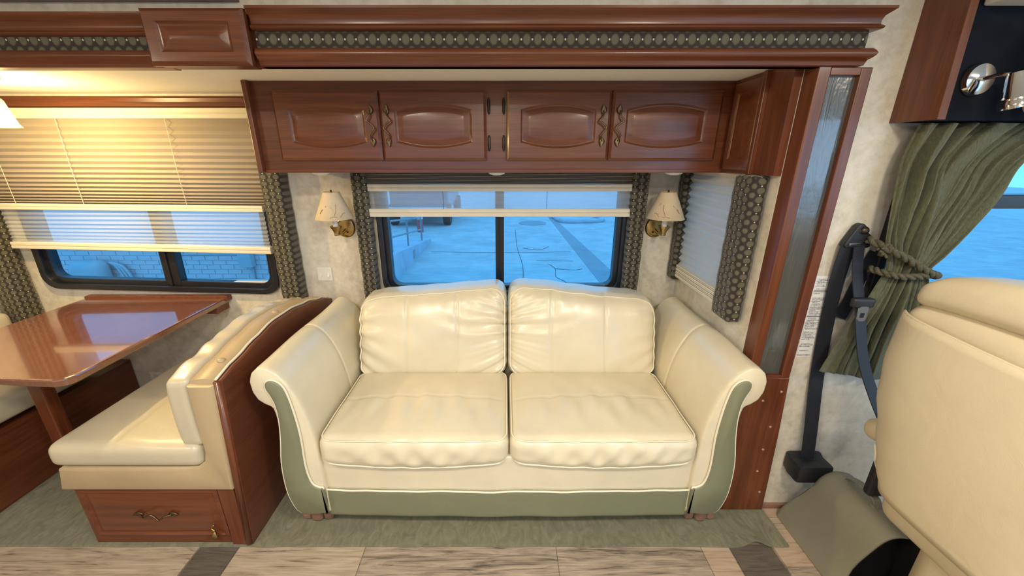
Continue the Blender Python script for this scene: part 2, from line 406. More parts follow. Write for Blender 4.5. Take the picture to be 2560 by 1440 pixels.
# carpet on the slide-out floor, front right corner curling up
bm = NB(); nx, ny = 90, 26
def carpet_top(i, j):
    x = LX + (1.115 - LX) * i / nx; y = 1.112 + (1.29 - 1.112) * j / ny if True else 0
    return x, y
bm = NB(); G = []
xs = [LX + 0.002 + (0.6 - LX) * i / 40 for i in range(40)] + [0.6 + 0.51 * i / 44 for i in range(45)]
ys = [1.112 + 0.186 * j / 16 for j in range(17)]
for x in xs:
    row = []
    for y in ys:
        t = max(0, (x - 0.6) / 0.51); lift = 0.02 * math.exp(-((x - 0.985) / 0.035) ** 2) * math.exp(-((y - 1.11) / 0.03) ** 2)
        yy = y - (0.018 * t * t * (1 - (y - 1.112) / 0.186)) * math.sin(t * 3) * 0.5 + 0.012 * math.exp(-((x - 0.985) / 0.05) ** 2) * (1 - (y - 1.112) / 0.186)
        row.append((x, yy, 0.0098 + lift ))
    G.append(row)
T = [[bm.verts.new(p) for p in r] for r in G]; Bm = [[bm.verts.new((p[0], p[1], max(0.0004, p[2] - 0.0095))) for p in r] for r in G]
a, b = len(xs), len(ys)
for i in range(a - 1):
    for j in range(b - 1):
        bm.faces.new((T[i][j], T[i + 1][j], T[i + 1][j + 1], T[i][j + 1])); bm.faces.new((Bm[i][j], Bm[i][j + 1], Bm[i + 1][j + 1], Bm[i + 1][j]))
for i in range(a - 1):
    for j in (0, b - 1): bm.faces.new((T[i][j], T[i + 1][j], Bm[i + 1][j], Bm[i][j]))
for j in range(b - 1):
    for i in (0, a - 1): bm.faces.new((T[i][j], T[i][j + 1], Bm[i][j + 1], Bm[i][j]))
bx(bm, LX + 0.002, SX - 0.002, 1.298, WY - 0.002, 0.0004, 0.0098)
tag(obj('carpet', bm, M_carpet, smooth=False, auto=50), 'sage green carpet under sofa and dinette, front right corner curling', 'carpet')

# ------------------------------------------------------------------ windows
def window(name, x0, x1, z0, z1, y, mull, label, rot=0, fw=0.05, r=0.075, bar=None, dep=0.03):
    cx, cz = (x0 + x1) / 2, (z0 + z1) / 2
    w = thing(name, label, 'window', (cx, y, cz), kind='structure'); w.rotation_euler = (0, R(rot), 0)
    def ring(o, i, ya, yb):
        bm = NB(); A = rrect(*o); B = rrect(*i); n = len(A)
        v = [[bm.verts.new((p[0], yy, p[1])) for p in P] for P, yy in ((A, ya), (B, ya), (B, yb), (A, yb))]
        for q in range(4):
            for k in range(n): bm.faces.new((v[q][k], v[q][(k + 1) % n], v[(q + 1) % 4][(k + 1) % n], v[(q + 1) % 4][k]))
        return bm
    obj('window_frame', ring((x0, x1, z0, z1, r), (x0 + fw * .55, x1 - fw * .55, z0 + fw * .55, z1 - fw * .55, r * .8), y - dep, y + 0.045), M_blk, w, bevel=0.005)
    obj('inner_gasket', ring((x0 + fw * .5, x1 - fw * .5, z0 + fw * .5, z1 - fw * .5, r * .8), (x0 + fw, x1 - fw, z0 + fw, z1 - fw, r * .62), y - dep * .3, y + 0.04), M_blk, w, bevel=0.003)
    xs = [x0 + fw * .5] + [m for mm in mull for m in mm] + [x1 - fw * .5]
    for a, b in mull:
        bm = box(a, b, y - 0.012, y + 0.035, z0 + fw * .6, z1 - fw * .6); bx(bm, a + (b - a) * .35, a + (b - a) * .5, y - 0.02, y - 0.01, z0 + fw * .6, z1 - fw * .6)
        obj('mullion', bm, M_blk, w, bevel=0.003)
    for k in range(0, len(xs), 2):
        obj('pane', box(xs[k] - .003, xs[k + 1] + .003, y + 0.015 + .004 * k, y + 0.018 + .004 * k, z0 + fw * .5, z1 - fw * .5), M_glass, w)
    if bar: obj('crossbar', box(x0 + fw * .5, x1 - fw * .5, y - 0.012, y + 0.036, bar[0], bar[1]), M_blk, w, bevel=0.003)
    return w
window('window_1', -2.43, -1.185, 0.765, 1.565, WY, [(-1.795, -1.715)], 'black framed sliding window over the dinette table', rot=1.6, fw=0.055)
window('window_2', -0.645, 0.62, 0.745, 1.40, WY, [(-0.048, -0.004)], 'black framed sliding window behind the sofa', fw=0.05)
window('window_3', 1.27, 2.63, 0.90, 1.53, CY + 0.005, [(1.93, 1.975)], 'dark framed cab window beside the driver seat', fw=0.05, bar=(1.285, 1.33))
window('window_4', -1.63, 0.33, 0.82, 1.58, -1.10, [(-0.67, -0.63)], 'black framed window in the wall opposite the sofa', fw=0.05, dep=-0.03)
# side window pane in the right end wall
w5 = thing('window_5', 'window behind the pale shade on the end wall', 'window', (SX, 1.69, 1.12), kind='structure')
obj('pane', box(SX + 0.02, SX + 0.024, 1.47, 1.91, 0.89, 1.35), M_glass, w5)

# ------------------------------------------------------------------ slide-out fascia, jamb and trims
fas = thing('trim_1', 'cherry wood fascia beam with patterned fabric band over the opening', 'trim', (0, 1.28, 1.70), kind='structure')
def molding(prof, x0, x1, mit=True):
    """prof: (protrusion from wall face, z); right end mitred and returned"""
    bm = NB(); pr = [(CY - p, z) for p, z in prof]
    A = [bm.verts.new((x0, y, z)) for y, z in pr]
    B = [bm.verts.new((x1 + ((CY - y) if mit else 0), y, z)) for y, z in pr]
    D = [bm.verts.new((x1 + ((CY - y) if mit else 0), CY, z)) for y, z in pr]
    n = len(pr)
    for i in range(n - 1):
        bm.faces.new((A[i], A[i + 1], B[i + 1], B[i])); bm.faces.new((B[i], B[i + 1], D[i + 1], D[i]))
    A2 = [bm.verts.new((x0, CY, pr[0][1])), bm.verts.new((x0, CY, pr[-1][1]))]
    bm.faces.new((A[0], B[0], D[0], A2[0])); bm.faces.new((A[-1], A2[1], D[-1], B[-1])); bm.faces.new((A2[0], D[0], D[-1], A2[1]))
    bm.faces.new(A + [A2[1], A2[0]])
    return bm
FE = 0.985
sq = lambda z: 1.779 + (z - 1.779) * .80
up = [(p, sq(z)) for p, z in [(0.072, 1.845), (0.072, 1.838), (0.066, 1.832), (0.060, 1.826), (0.056, 1.822), (0.052, 1.81), (0.052, 1.798), (0.056, 1.794), (0.060, 1.790), (0.058, 1.784), (0.052, 1.781), (0.044, 1.779)]]
lo = [(0.044, 1.737), (0.050, 1.737), (0.056, 1.731), (0.060, 1.724), (0.058, 1.718), (0.052, 1.712), (0.046, 1.708), (0.044, 1.703), (0.042, 1.695), (0.030, 1.693)]
obj('upper_molding', molding(up, -0.70, FE), M_wx, fas, auto=50)
obj('lower_molding', molding(lo, -0.70, FE), M_wx, fas, auto=50)
obj('fabric_band', molding([(0.040, 1.782), (0.041, 1.76), (0.040, 1.734)], -0.70, FE - 0.006), M_hex_r, fas)
obj('fascia_board', box(-4.0, FE + 0.03, CY - 0.03, CY, 1.693, 1.83), M_wx, fas)
# left continuation, set a little lower and deeper
obj('upper_molding', molding([(p * .8, z - 0.012) for p, z in up], -4.0, -0.96, False), M_wx, fas, auto=50)
obj('lower_molding', molding([(p * .8, z - 0.004) for p, z in lo], -4.0, -0.96, False), M_wx, fas, auto=50)
obj('fabric_band', molding([(0.034, 1.772), (0.034, 1.727)], -4.0, -0.96, False), M_hex_r, fas)
# concentric-loop raised panels (doors and covers)
def door_loops(x0, x1, z0, z1, inset, arch, ny=14):
    """matched loops: outer rectangle and inner outline with bowed top and bottom"""
    ix0, ix1, iz0, iz1 = x0 + inset[0], x1 - inset[0], z0 + inset[1], z1 - inset[1]
    outer, inner = [], []
    for k in range(ny):
        t = k / ny
        outer.append((x0 + (x1 - x0) * t, z0)); inner.append((ix0 + (ix1 - ix0) * t, iz0 - arch * (1 - (2 * t - 1) ** 2)))
    for k in range(4):
        t = k / 4; outer.append((x1, z0 + (z1 - z0) * t)); inner.append((ix1, iz0 + (iz1 - iz0) * t))
    for k in range(ny):
        t = k / ny; outer.append((x1 + (x0 - x1) * t, z1)); inner.append((ix1 + (ix0 - ix1) * t, iz1 + arch * (1 - (2 * t - 1) ** 2)))
    for k in range(4):
        t = k / 4; outer.append((x0, z1 + (z0 - z1) * t)); inner.append((ix0, iz1 + (iz0 - iz1) * t))
    return outer, inner
def shrink(loop, d):
    cx = sum(p[0] for p in loop) / len(loop); cz = sum(p[1] for p in loop) / len(loop)
    hx = max(abs(p[0] - cx) for p in loop); hz = max(abs(p[1] - cz) for p in loop)
    return [(cx + (p[0] - cx) * (1 - d / hx), cz + (p[1] - cz) * (1 - d / hz)) for p in loop]
def panel_door(x0, x1, z0, z1, y, th, inset, arch, parent, name='door', mats=None, place=None):
    """front faces -y; returns the door object with a raised_panel child"""
    mats = mats or (M_wx, M_wx)
    P = place or (lambda x, yy, z: (x, yy, z))
    O, I = door_loops(x0, x1, z0, z1, inset, arch)
    f = y - th
    L = [[P(a, y, b) for a, b in O], [P(a, f + th * .45, b) for a, b in O], [P(a, f + th * .2, b) for a, b in shrink(O, .006)], [P(a, f, b) for a, b in shrink(O, .010)], [P(a, f, b) for a, b in I],
         [P(a, f + .003, b) for a, b in shrink(I, .003)], [P(a, f + .006, b) for a, b in shrink(I, .007)], [P(a, f + .0062, b) for a, b in shrink(I, .010)]]
    bm = NB(); loft(bm, L, caps=True)
    d = obj(name, bm, mats[0], parent, auto=35)
    Q = [[P(a, f + .0065, b) for a, b in shrink(I, .0085)], [P(a, f + .006, b) for a, b in shrink(I, .011)], [P(a, f + .0012, b) for a, b in shrink(I, .030)], [P(a, f + .0008, b) for a, b in shrink(I, .033)]]
    bm = NB(); loft(bm, Q, caps=True)
    obj('raised_panel', bm, mats[1], d, auto=20)
    return d
cover = panel_door(-0.985, -0.705, 1.688, 1.826, CY - 0.058, 0.022, (0.040, 0.032), 0.0, fas, 'cover_panel')
obj('cover_box', box(-0.975, -0.715, CY - 0.060, CY - 0.01, 1.690, 1.822), M_wx, fas)
# right upright of the opening
col = thing('trim_2', 'cherry framed upright with film covered dark panel beside the sofa', 'trim', (1.0, 1.28, 0), kind='structure')
XI, XO = SX + 0.001, 1.068
obj('inner_strip', box(XI, XI + 0.036, CY - 0.03, CY + 0.032, 0.66, 1.7195), M_wz, col, bevel=0.003)
obj('outer_strip', box(XO - 0.033, XO, CY - 0.03, CY, 0.66, 1.693), M_wz, col, bevel=0.003)
obj('top_strip', box(XI + 0.036, XO - 0.033, CY - 0.03, CY, 1.672, 1.693), M_wx, col, bevel=0.002)
obj('bottom_strip', box(XI + 0.036, XO - 0.033, CY - 0.03, CY, 0.66, 0.672), M_wx, col, bevel=0.002)
tag(obj('film_panel', box(XI + 0.034, XO - 0.031, CY - 0.014, CY - 0.002, 0.668, 1.676), M_film, col), 'dark panel under crinkled clear film')
prism(bm := NB(), [(XI, 0.012), (1.105, 0.012), (1.088, 0.40), (1.071, 0.66), (XI, 0.66)], CY - 0.028, CY)
bb = obj('base_board', bm, M_wz, col, bevel=0.003)
for x, z in ((1.052, 0.60), (1.045, 0.44), (1.04, 0.33), (1.04, 0.22), (0.99, 0.56), (1.072, 0.11)):
    lathe(bm := NB(), [(0.005, 0), (0.005, 0.002), (0.003, 0.0035)], 10, (x, CY - 0.028, z), (0, -1, 0)); obj('screw', bm, M_screw, bb)
# baseboard and ceiling trim
struct('baseboard_right', box(1.105, 1.55, CY - 0.012, CY, 0.0, 0.022), M_foot, 'low wooden baseboard strip under the coach wall')
struct('trim_3', molding([(0.02, 2.05), (0.03, 1.90), (0.03, 1.861)], -4.0, -0.75, False), M_wx, 'cherry trim strip under the coach ceiling')
struct('trim_4', molding([(0.012, 1.708), (0.016, 1.70), (0.012, 1.685), (0.015, 1.668), (0.010, 1.655)], -2.655, -0.985, False), M_wx, 'orange brown wood strip above the dinette window shade')
bpy.data.objects['trim_4'].location.y = WY - CY

# ------------------------------------------------------------------ shades
def pleats(zt, zb, n, y, amp, x0, x1, s0=1.0, s1=1.0, sl=0.0, wob=0.0, mk=None):
    """zig-zag cloth, pleat pitch changing from s0 (top) to s1 (bottom)"""
    w = [s0 + (s1 - s0) * i / max(1, 2 * n - 1) for i in range(2 * n)]; tot = sum(w); bm = NB(); z = zt
    zs = [zt]
    for q in w: z -= (zt - zb) * q / tot; zs.append(z)
    nx = 12; rows = []
    for i, z in enumerate(zs):
        a = amp * min(1.6, (0.45 + 0.9 * (1 - (w[min(i, len(w) - 1)] / max(w)))) + 0.25)
        yy = y + (a if i % 2 else -a)
        row = []
        for k in range(nx + 1):
            t = k / nx; f = (zt - z) / (zt - zb)
            p = (x0 + (x1 - x0) * t, yy, z - sl * (t - .5) * f + wob * math.sin(i * 1.7 + k * 0.9) * 0.5)
            row.append(bm.verts.new(mk(*p) if mk else p))
        rows.append(row)
    for r0, r1 in zip(rows, rows[1:]):
        for k in range(nx): bm.faces.new((r0[k], r0[k + 1], r1[k + 1], r1[k]))
    return bm
def srail(x0, x1, y0, y1, z0, z1, sl=0.0, mk=None):
    bm = NB(); pro = [(y1, z0), (y0 + .002, z0), (y0, z0 + .003), (y0, z0 + (z1 - z0) * .42), (y0 + .004, z0 + (z1 - z0) * .5), (y0, z0 + (z1 - z0) * .58), (y0, z1 - .003), (y0 + .002, z1), (y1, z1)]
    f = mk or (lambda *p: p)
    loft(bm, [[f(x, y, z - sl * s) for y, z in pro] for x, s in ((x0, -.5), (x1, .5))]); return bm
SY = WY - 0.045
s1 = thing('pleated_shade', 'tan pleated day and night shade half lowered over the dinette window', 'window shade', (-1.83, SY, 1.0))
obj('head_rail', srail(-2.46, -1.12, SY - .022, SY + .03, 1.610, 1.655), M_rail, s1, bevel=0.002)
obj('night_fabric', pleats(1.612, 1.222, 17, SY, 0.0085, -2.50, -1.17, 1.0, 0.30, 0.012), M_night, s1)
obj('middle_rail', srail(-2.50, -1.185, SY - .016, SY + .016, 1.195, 1.225, 0.014), M_rail, s1)
obj('day_fabric', pleats(1.20, 1.022, 9, SY, 0.005, -2.485, -1.19, 1.0, 0.55, 0.02), M_day, s1)
obj('bottom_rail', srail(-2.485, -1.185, SY - .016, SY + .016, 0.992, 1.026, 0.03), M_rail, s1)
for x in (-2.38, -2.05, -1.55):
    tube(bm := NB(), [(x, SY - .012, 1.61), (x - .004, SY - .012, 1.4), (x, SY - .012, 1.225)], 0.0012, 5); obj('cord', bm, M_rail, s1)
s2 = thing('pleated_shade', 'raised pleated shade with dark stacked pleats and sheer strip behind the sofa', 'window shade', (-0.02, SY, 1.17))
obj('night_fabric', pleats(1.383, 1.322, 7, SY, 0.012, -0.665, 0.615, 1.0, 1.0, 0, 0.004), M_night, s2)
obj('middle_rail', srail(-0.66, 0.612, SY - .016, SY + .016, 1.288, 1.322), M_rail, s2)
obj('day_fabric', pleats(1.292, 1.20, 3, SY, 0.007, -0.66, 0.61, 1.0, 0.8), M_day, s2)
obj('bottom_rail', srail(-0.665, 0.615, SY - .016, SY + .016, 1.166, 1.204), M_rail, s2)
for x in (-0.30, 0.205):
    tube(bm := NB(), [(x, SY - .010, 1.29), (x, SY - .010, 1.2)], 0.001, 5); obj('cord', bm, M_bronze, s2)
s3 = thing('pleated_shade', 'closed pale pleated shade on the end wall beside the sofa', 'window shade', (SX - .03, 1.70, 0.86))
mk = lambda x, y, z: (SX - 0.028 + (y - 0.0), 1.965 - x, z)      # x runs along the wall, y across it
obj('pleated_fabric', pleats(1.384, 0.93, 13, 0.0, 0.011, 0.064, 0.466, 1.0, 1.0, 0.0, 0.001, mk), M_side, s3)
for k in range(4):
    obj('rail_slat', srail(0.064, 0.466, -.014, .014, 0.866 + k * .0165, 0.880 + k * .0165, 0, mk), M_rail if k % 2 else M_white, s3)

# ------------------------------------------------------------------ padded patterned window side panels
def pad(x0, x1, y0, y1, z0, z1, mat, label, r=0.012):
    bm = NB(); c = ((x0 + x1) / 2, (y0 + y1) / 2, (z0 + z1) / 2); h = ((x1 - x0) / 2, (y1 - y0) / 2, (z1 - z0) / 2)
    def df(p):
        k = math.sin(p.z * 61) * .0012
        return Vector((p.x + k, p.y + .0006 * math.sin(p.z * 97), p.z))
    cushion(bm, c, h, min(r, min(h) * .95), (6, 6, 40), df)
    return tag(obj('window_side_panel', bm, mat, smooth=True, loc=(c[0], c[1], z0)), label, 'window panel', 'padded window side panels')
pad(-1.166, -1.060, WY - .075, WY - .001, 0.72, 1.43, M_hex, 'padded dark hexagon fabric strip between the dinette window and wall switch')
pad(-2.612, -2.520, WY - .11, WY - .001, 0.60, 1.65, M_hex_y, 'padded dark hexagon fabric strip at the far end of the dinette window')
pad(-0.735, -0.663, WY - .075, WY - .001, 0.70, 1.385, M_hex, 'padded dark hexagon fabric strip between wall switch and sofa window')
pad(0.612, 0.690, WY - .075, WY - .001, 0.72, 1.385, M_hex, 'padded dark hexagon fabric strip between sofa window and its right hand sconce')
pad(SX - .055, SX - .001, 1.905, WY - .002, 0.845, 1.385, M_hex_y, 'narrow padded dark strip in the corner beside the pale shade')
pad(SX - .062, SX - .006, 1.37, 1.495, 0.84, 1.385, M_hex_y, 'wide padded dark hexagon fabric strip beside the film covered upright')
pad(LX + .001, LX + .05, 1.60, 1.72, 0.80, 1.60, M_hex_y, 'padded dark strip on the end wall behind the far dinette bench')

# ------------------------------------------------------------------ overhead cabinet
cab = thing('overhead_cabinet', 'cherry overhead cabinet with four arched panel doors above the sofa', 'cabinet', (-0.05, 1.65, 1.387))
CF, CZ0, CZ1 = 1.655, 1.387, 1.7195
bm = box(-0.975, 0.885, CF, WY - .002, CZ0, CZ1); obj('body', bm, M_wx, cab)
obj('end_panel', box(-0.992, -0.972, CF - 0.028, WY - .001, CZ0 - .001, CZ1), M_wz, cab, bevel=0.003)
obj('bottom_rail', box(-0.972, 0.885, CF - 0.006, CF + .01, CZ0 - .003, CZ0 + .012), M_wx, cab, bevel=0.002)
def vine_handle(x, z, y, h, mirror, parent, axis='z', s=1.0):
    """wavy vine pull with a leaf at each end"""
    m = -1 if mirror else 1
    pl = [(.000, .30), (.000, .20), (-.012 * m, .10), (.004 * m, .03), (.014 * m, -.05), (.004 * m, -.12), (-.004 * m, -.20), (.002 * m, -.30)]
    out = [0, .010, .014, .013, .013, .014, .010, 0]
    pts = []
    for (a, b), o in zip(pl, out):
        pts.append((x + a * s, y - .006 - o, z + b * h / .8) if axis == 'z' else (x + b * h / .8, y - .006 - o, z + a * s))
    pts = catmull(pts, 5); bm = NB()
    tube(bm, pts, 0.0034 * s, 7)
    hd = obj('handle', bm, M_pewter, parent, smooth=True)
    for sg in (1, -1):
        lb = NB(); n = 9; rows = []
        for i in range(n):
            t = i / (n - 1); wd = .0115 * s * math.sin(PI * min(1, .05 + t * .95)) ** .8 * (1.15 - .55 * t) + .0004
            c = h * (.29 + .24 * t) * sg
            prof = []
            for q, (u, d) in enumerate(((-1, 0.001), (-.55, .004), (0, .0025), (.55, .004), (1, .001), (0, -.002))):
                off = u * wd + .003 * m * math.sin(t * PI)
                prof.append((x + off, y - .004 - d, z + c) if axis == 'z' else (x + c, y - .004 - d, z + off))
            rows.append(prof)
        loft(lb, rows); obj('leaf', lb, M_pewter, hd, smooth=True)
    return hd
doors = [(-0.893, -0.487, True), (-0.483, -0.072, False), (0.006, 0.410, True), (0.414, 0.838, False)]
for i, (a, b, right) in enumerate(doors):
    d = panel_door(a, b, 1.432, 1.687, CF, 0.02, (0.056, 0.068), 0.022, cab, 'door')
    vine_handle((b - .032) if right else (a + .030), 1.560, CF - .02, 0.145, not right, d)
for x in (-0.062, -0.004):
    for z in (1.632, 1.497):
        bm = NB(); lathe(bm, [(.0045, -.022), (.0055, -.018), (.0055, .018), (.0045, .022)], 10, (x, CF - .006, z))
        lathe(bm, [(.0015, -.030), (.004, -.026), (.003, -.022)], 8, (x, CF - .006, z)); lathe(bm, [(.003, .022), (.004, .026), (.0015, .030)], 8, (x, CF - .006, z))
        bx(bm, x - .006, x + .006, CF - .003, CF + .001, z - .024, z + .024)
        obj('hinge', bm, M_bronze, cab, smooth=False, auto=40)
# end section along the right wall
obj('side_body', box(0.884, SX - .001, 1.331, CF + .02, CZ0, CZ1), M_wz, cab)
pl = lambda x, yy, z: (0.884 - (1.0 - yy), x, z)
panel_door(1.462, 1.640, 1.40, 1.705, 1.0, 0.014, (0.034, 0.036), 0.0, cab, 'side_panel', place=pl)
obj('side_stile', box(0.868, 0.886, 1.445, 1.462, CZ0 - .002, CZ1), M_wz, cab, bevel=0.003)
# puck lights under the cabinet
for i, (x, lab) in enumerate(((-0.80, 'white puck light under the cabinet above the sconce near the switch'), (-0.035, 'white puck light under the cabinet above the middle of the sofa window'), (0.735, 'white puck light under the cabinet above the sconce near the end wall'))):
    p = thing('puck_light', lab, 'puck light', (x, 1.76, CZ0), 'under cabinet puck lights')
    lathe(bm := NB(), [(0.036, 0), (0.038, -.004), (0.034, -.011), (0.026, -.014)], 28, (x, 1.76, CZ0)); obj('housing', bm, M_white, p, auto=40)
    lathe(bm := NB(), [(0.024, -.010), (0.024, -.0145), (0.015, -.017)], 24, (x, 1.76, CZ0)); obj('lens', bm, M_puck, p, smooth=True)

# ------------------------------------------------------------------ sconces
def shade_mat():
    m, nt, b = new_mat('parchment_shade'); v = coords(nt)
    f = noise(nt, v, 9, 3); n2 = noise(nt, coords(nt, (40, 40, 16)), 1.0, 6, 0.7, 1.0)
    base = ramp(nt, f, [(0.35, (0.68, 0.55, 0.36)), (0.65, (0.75, 0.63, 0.44))])
    mx = nt.nodes.new('ShaderNodeMix'); mx.data_type = 'RGBA'
    lk(nt, ramp(nt, n2, [(0.60, (0, 0, 0)), (0.72, (0.75, 0.75, 0.75))]), mx.inputs['Factor']); lk(nt, base, mx.inputs['A']); mx.inputs['B'].default_value = (0.32, 0.17, 0.09, 1)
    lk(nt, mx.outputs['Result'], b.inputs['Base Color']); b.inputs['Roughness'].default_value = 0.7
    b.inputs['Transmission Weight'].default_value = 0.0
    return m
M_shade = shade_mat()
M_vine = plain('painted_vine', (0.38, 0.20, 0.10), 0.7)
def sconce(x, z, sx, label):
    s = thing('wall_sconce', label, 'wall lamp', (x, WY, z), 'brass wall sconces beside the sofa window')
    bm = NB(); lathe(bm, [(0.049, 0.001), (0.049, .006), (0.044, .011), (0.040, .012), (0.038, .009), (.020, .012), (0.006, .013)], 32, (x, WY, z), (0, -1, 0))
    for v in bm.verts: v.co.z = z + (v.co.z - z) * 1.06
    bp = obj('back_plate', bm, M_brass, s, auto=40)
    for dx, dz in ((sx * -.022, .004), (sx * .010, -.024)):
        lathe(bm := NB(), [(.0045, 0), (.0045, .004), (.002, .006)], 10, (x + dx, WY - .012, z + dz), (0, -1, 0)); obj('screw', bm, M_bronze, bp)
    ay = WY - .118
    tube(bm := NB(), catmull([(x, WY - .01, z - .012), (x, WY - .06, z - .022), (x, ay, z - .012), (x, ay, z + .002)], 6), .0075, 10); obj('arm', bm, M_brass, s, smooth=True)
    lathe(bm := NB(), [(.011, -.020), (.013, -.016), (.012, -.008), (.016, .004), (.027, .022), (.028, .026), (.022, .026), (.012, .012)], 10, (x, ay, z)); obj('cup', bm, M_brass, s, auto=30)
    lathe(bm := NB(), [(.0125, .012), (.0125, .062), (.009, .064)], 16, (x, ay, z)); obj('candle_sleeve', bm, M_white_sleeve, s, smooth=False, auto=40)
    rb, rt, z0, z1 = .086, .036, z + .062, z + .186
    bm = NB(); N = 40; a = []
    for (r, h) in ((rb, z0), (rb + .001, z0 + .003), (rb - .0015, z0 + .004), ((rb + rt) / 2, (z0 + z1) / 2), (rt + .001, z1 - .004), (rt + .002, z1 - .003), (rt, z1)):
        a.append([(x + r * math.cos(2 * PI * k / N), ay + r * math.sin(2 * PI * k / N), h) for k in range(N)])
    for (r, h) in ((rt - .002, z1), (rb - .003, z0)):
        a.append([(x + r * math.cos(2 * PI * k / N), ay + r * math.sin(2 * PI * k / N), h) for k in range(N)])
    a.append(a[0]); loft(bm, a, caps=False); sh = obj('lamp_shade', bm, M_shade, s, auto=60)
    # painted vine strokes on the cone (thin raised lines)
    rr = lambda h: rb + (rt - rb) * (h - z0) / (z1 - z0) + .0008
    strokes = [[(.4, .02), (.55, .045), (.6, .07)], [(.75, .015), (.95, .03), (1.1, .028)], [(-.5, .03), (-.35, .05)], [(.15, .012), (.35, .018), (.55, .014)], [(-.15, .06), (-.1, .066)]]
    for q, st in enumerate(strokes):
        pts = []
        for an, dz in st:
            A = R(-90) + an * sx; h = z0 + dz; pts.append((x + rr(h) * math.cos(A), ay + rr(h) * math.sin(A), h))
        tube(bm := NB(), catmull(pts, 5), .0011 if q != 2 else .002, 5); obj('painted_vine', bm, M_vine, sh)
    lathe(bm := NB(), [(.0, .196), (.004, .193), (.0035, .187), (.006, .184), (.006, .181)], 12, (x, ay, z)); obj('finial', bm, M_bronze, s, smooth=True)
    bm = NB()
    for k in range(3):
        A = 2 * PI * k / 3; tube(bm, [(x, ay, z1 - .004), (x + (rt - .002) * math.cos(A), ay + (rt - .002) * math.sin(A), z1 - .004)], .0014, 5)
    obj('spider', bm, M_bronze, s)
    lathe(bm := NB(), [(.005, .060), (.016, .085), (.017, .105), (.008, .128), (.002, .134)], 16, (x, ay, z)); obj('bulb', bm, M_white_sleeve, s, smooth=True)
    return s
sconce(-0.812, 1.105, 1, 'brass candle sconce with stained parchment shade between switch and window')
sconce(0.765, 1.105, -1, 'brass candle sconce with vine painted shade near the end wall shade')
sw = thing('wall_switch', 'white double switch plate on the wall behind the dinette bench', 'light switch', (-0.955, WY, 0.855))
obj('plate', box(-0.995, -0.917, WY - .006, WY + .001, 0.818, 0.892), M_white, sw, bevel=0.003)
for dx in (-.021, .021):
    prism(bm := NB(), [(WY - .004, 0.842), (WY - .014, 0.842), (WY - .005, 0.868)], -0.956 + dx - .006, -0.956 + dx + .006, 'x'); obj('toggle', bm, M_white, sw, bevel=0.001)
    for dz in (-.024, .024):
        lathe(bm := NB(), [(.0025, 0), (.002, .001)], 8, (-0.956 + dx, WY - .006, 0.855 + dz), (0, -1, 0)); obj('screw', bm, M_rail, sw)
out = thing('wall_outlet', 'small outlet plate low on the wall under the dinette table', 'outlet', (-2.028, WY, 0.22))
obj('plate', box(-2.065, -1.99, WY - .006, WY + .001, 0.18, 0.26), M_white, out, bevel=0.003)
for dz in (-.018, .018): obj('socket', box(-2.04, -2.015, WY - .008, WY - .004, 0.22 + dz - .011, 0.22 + dz + .011), M_rail, out, bevel=0.002)

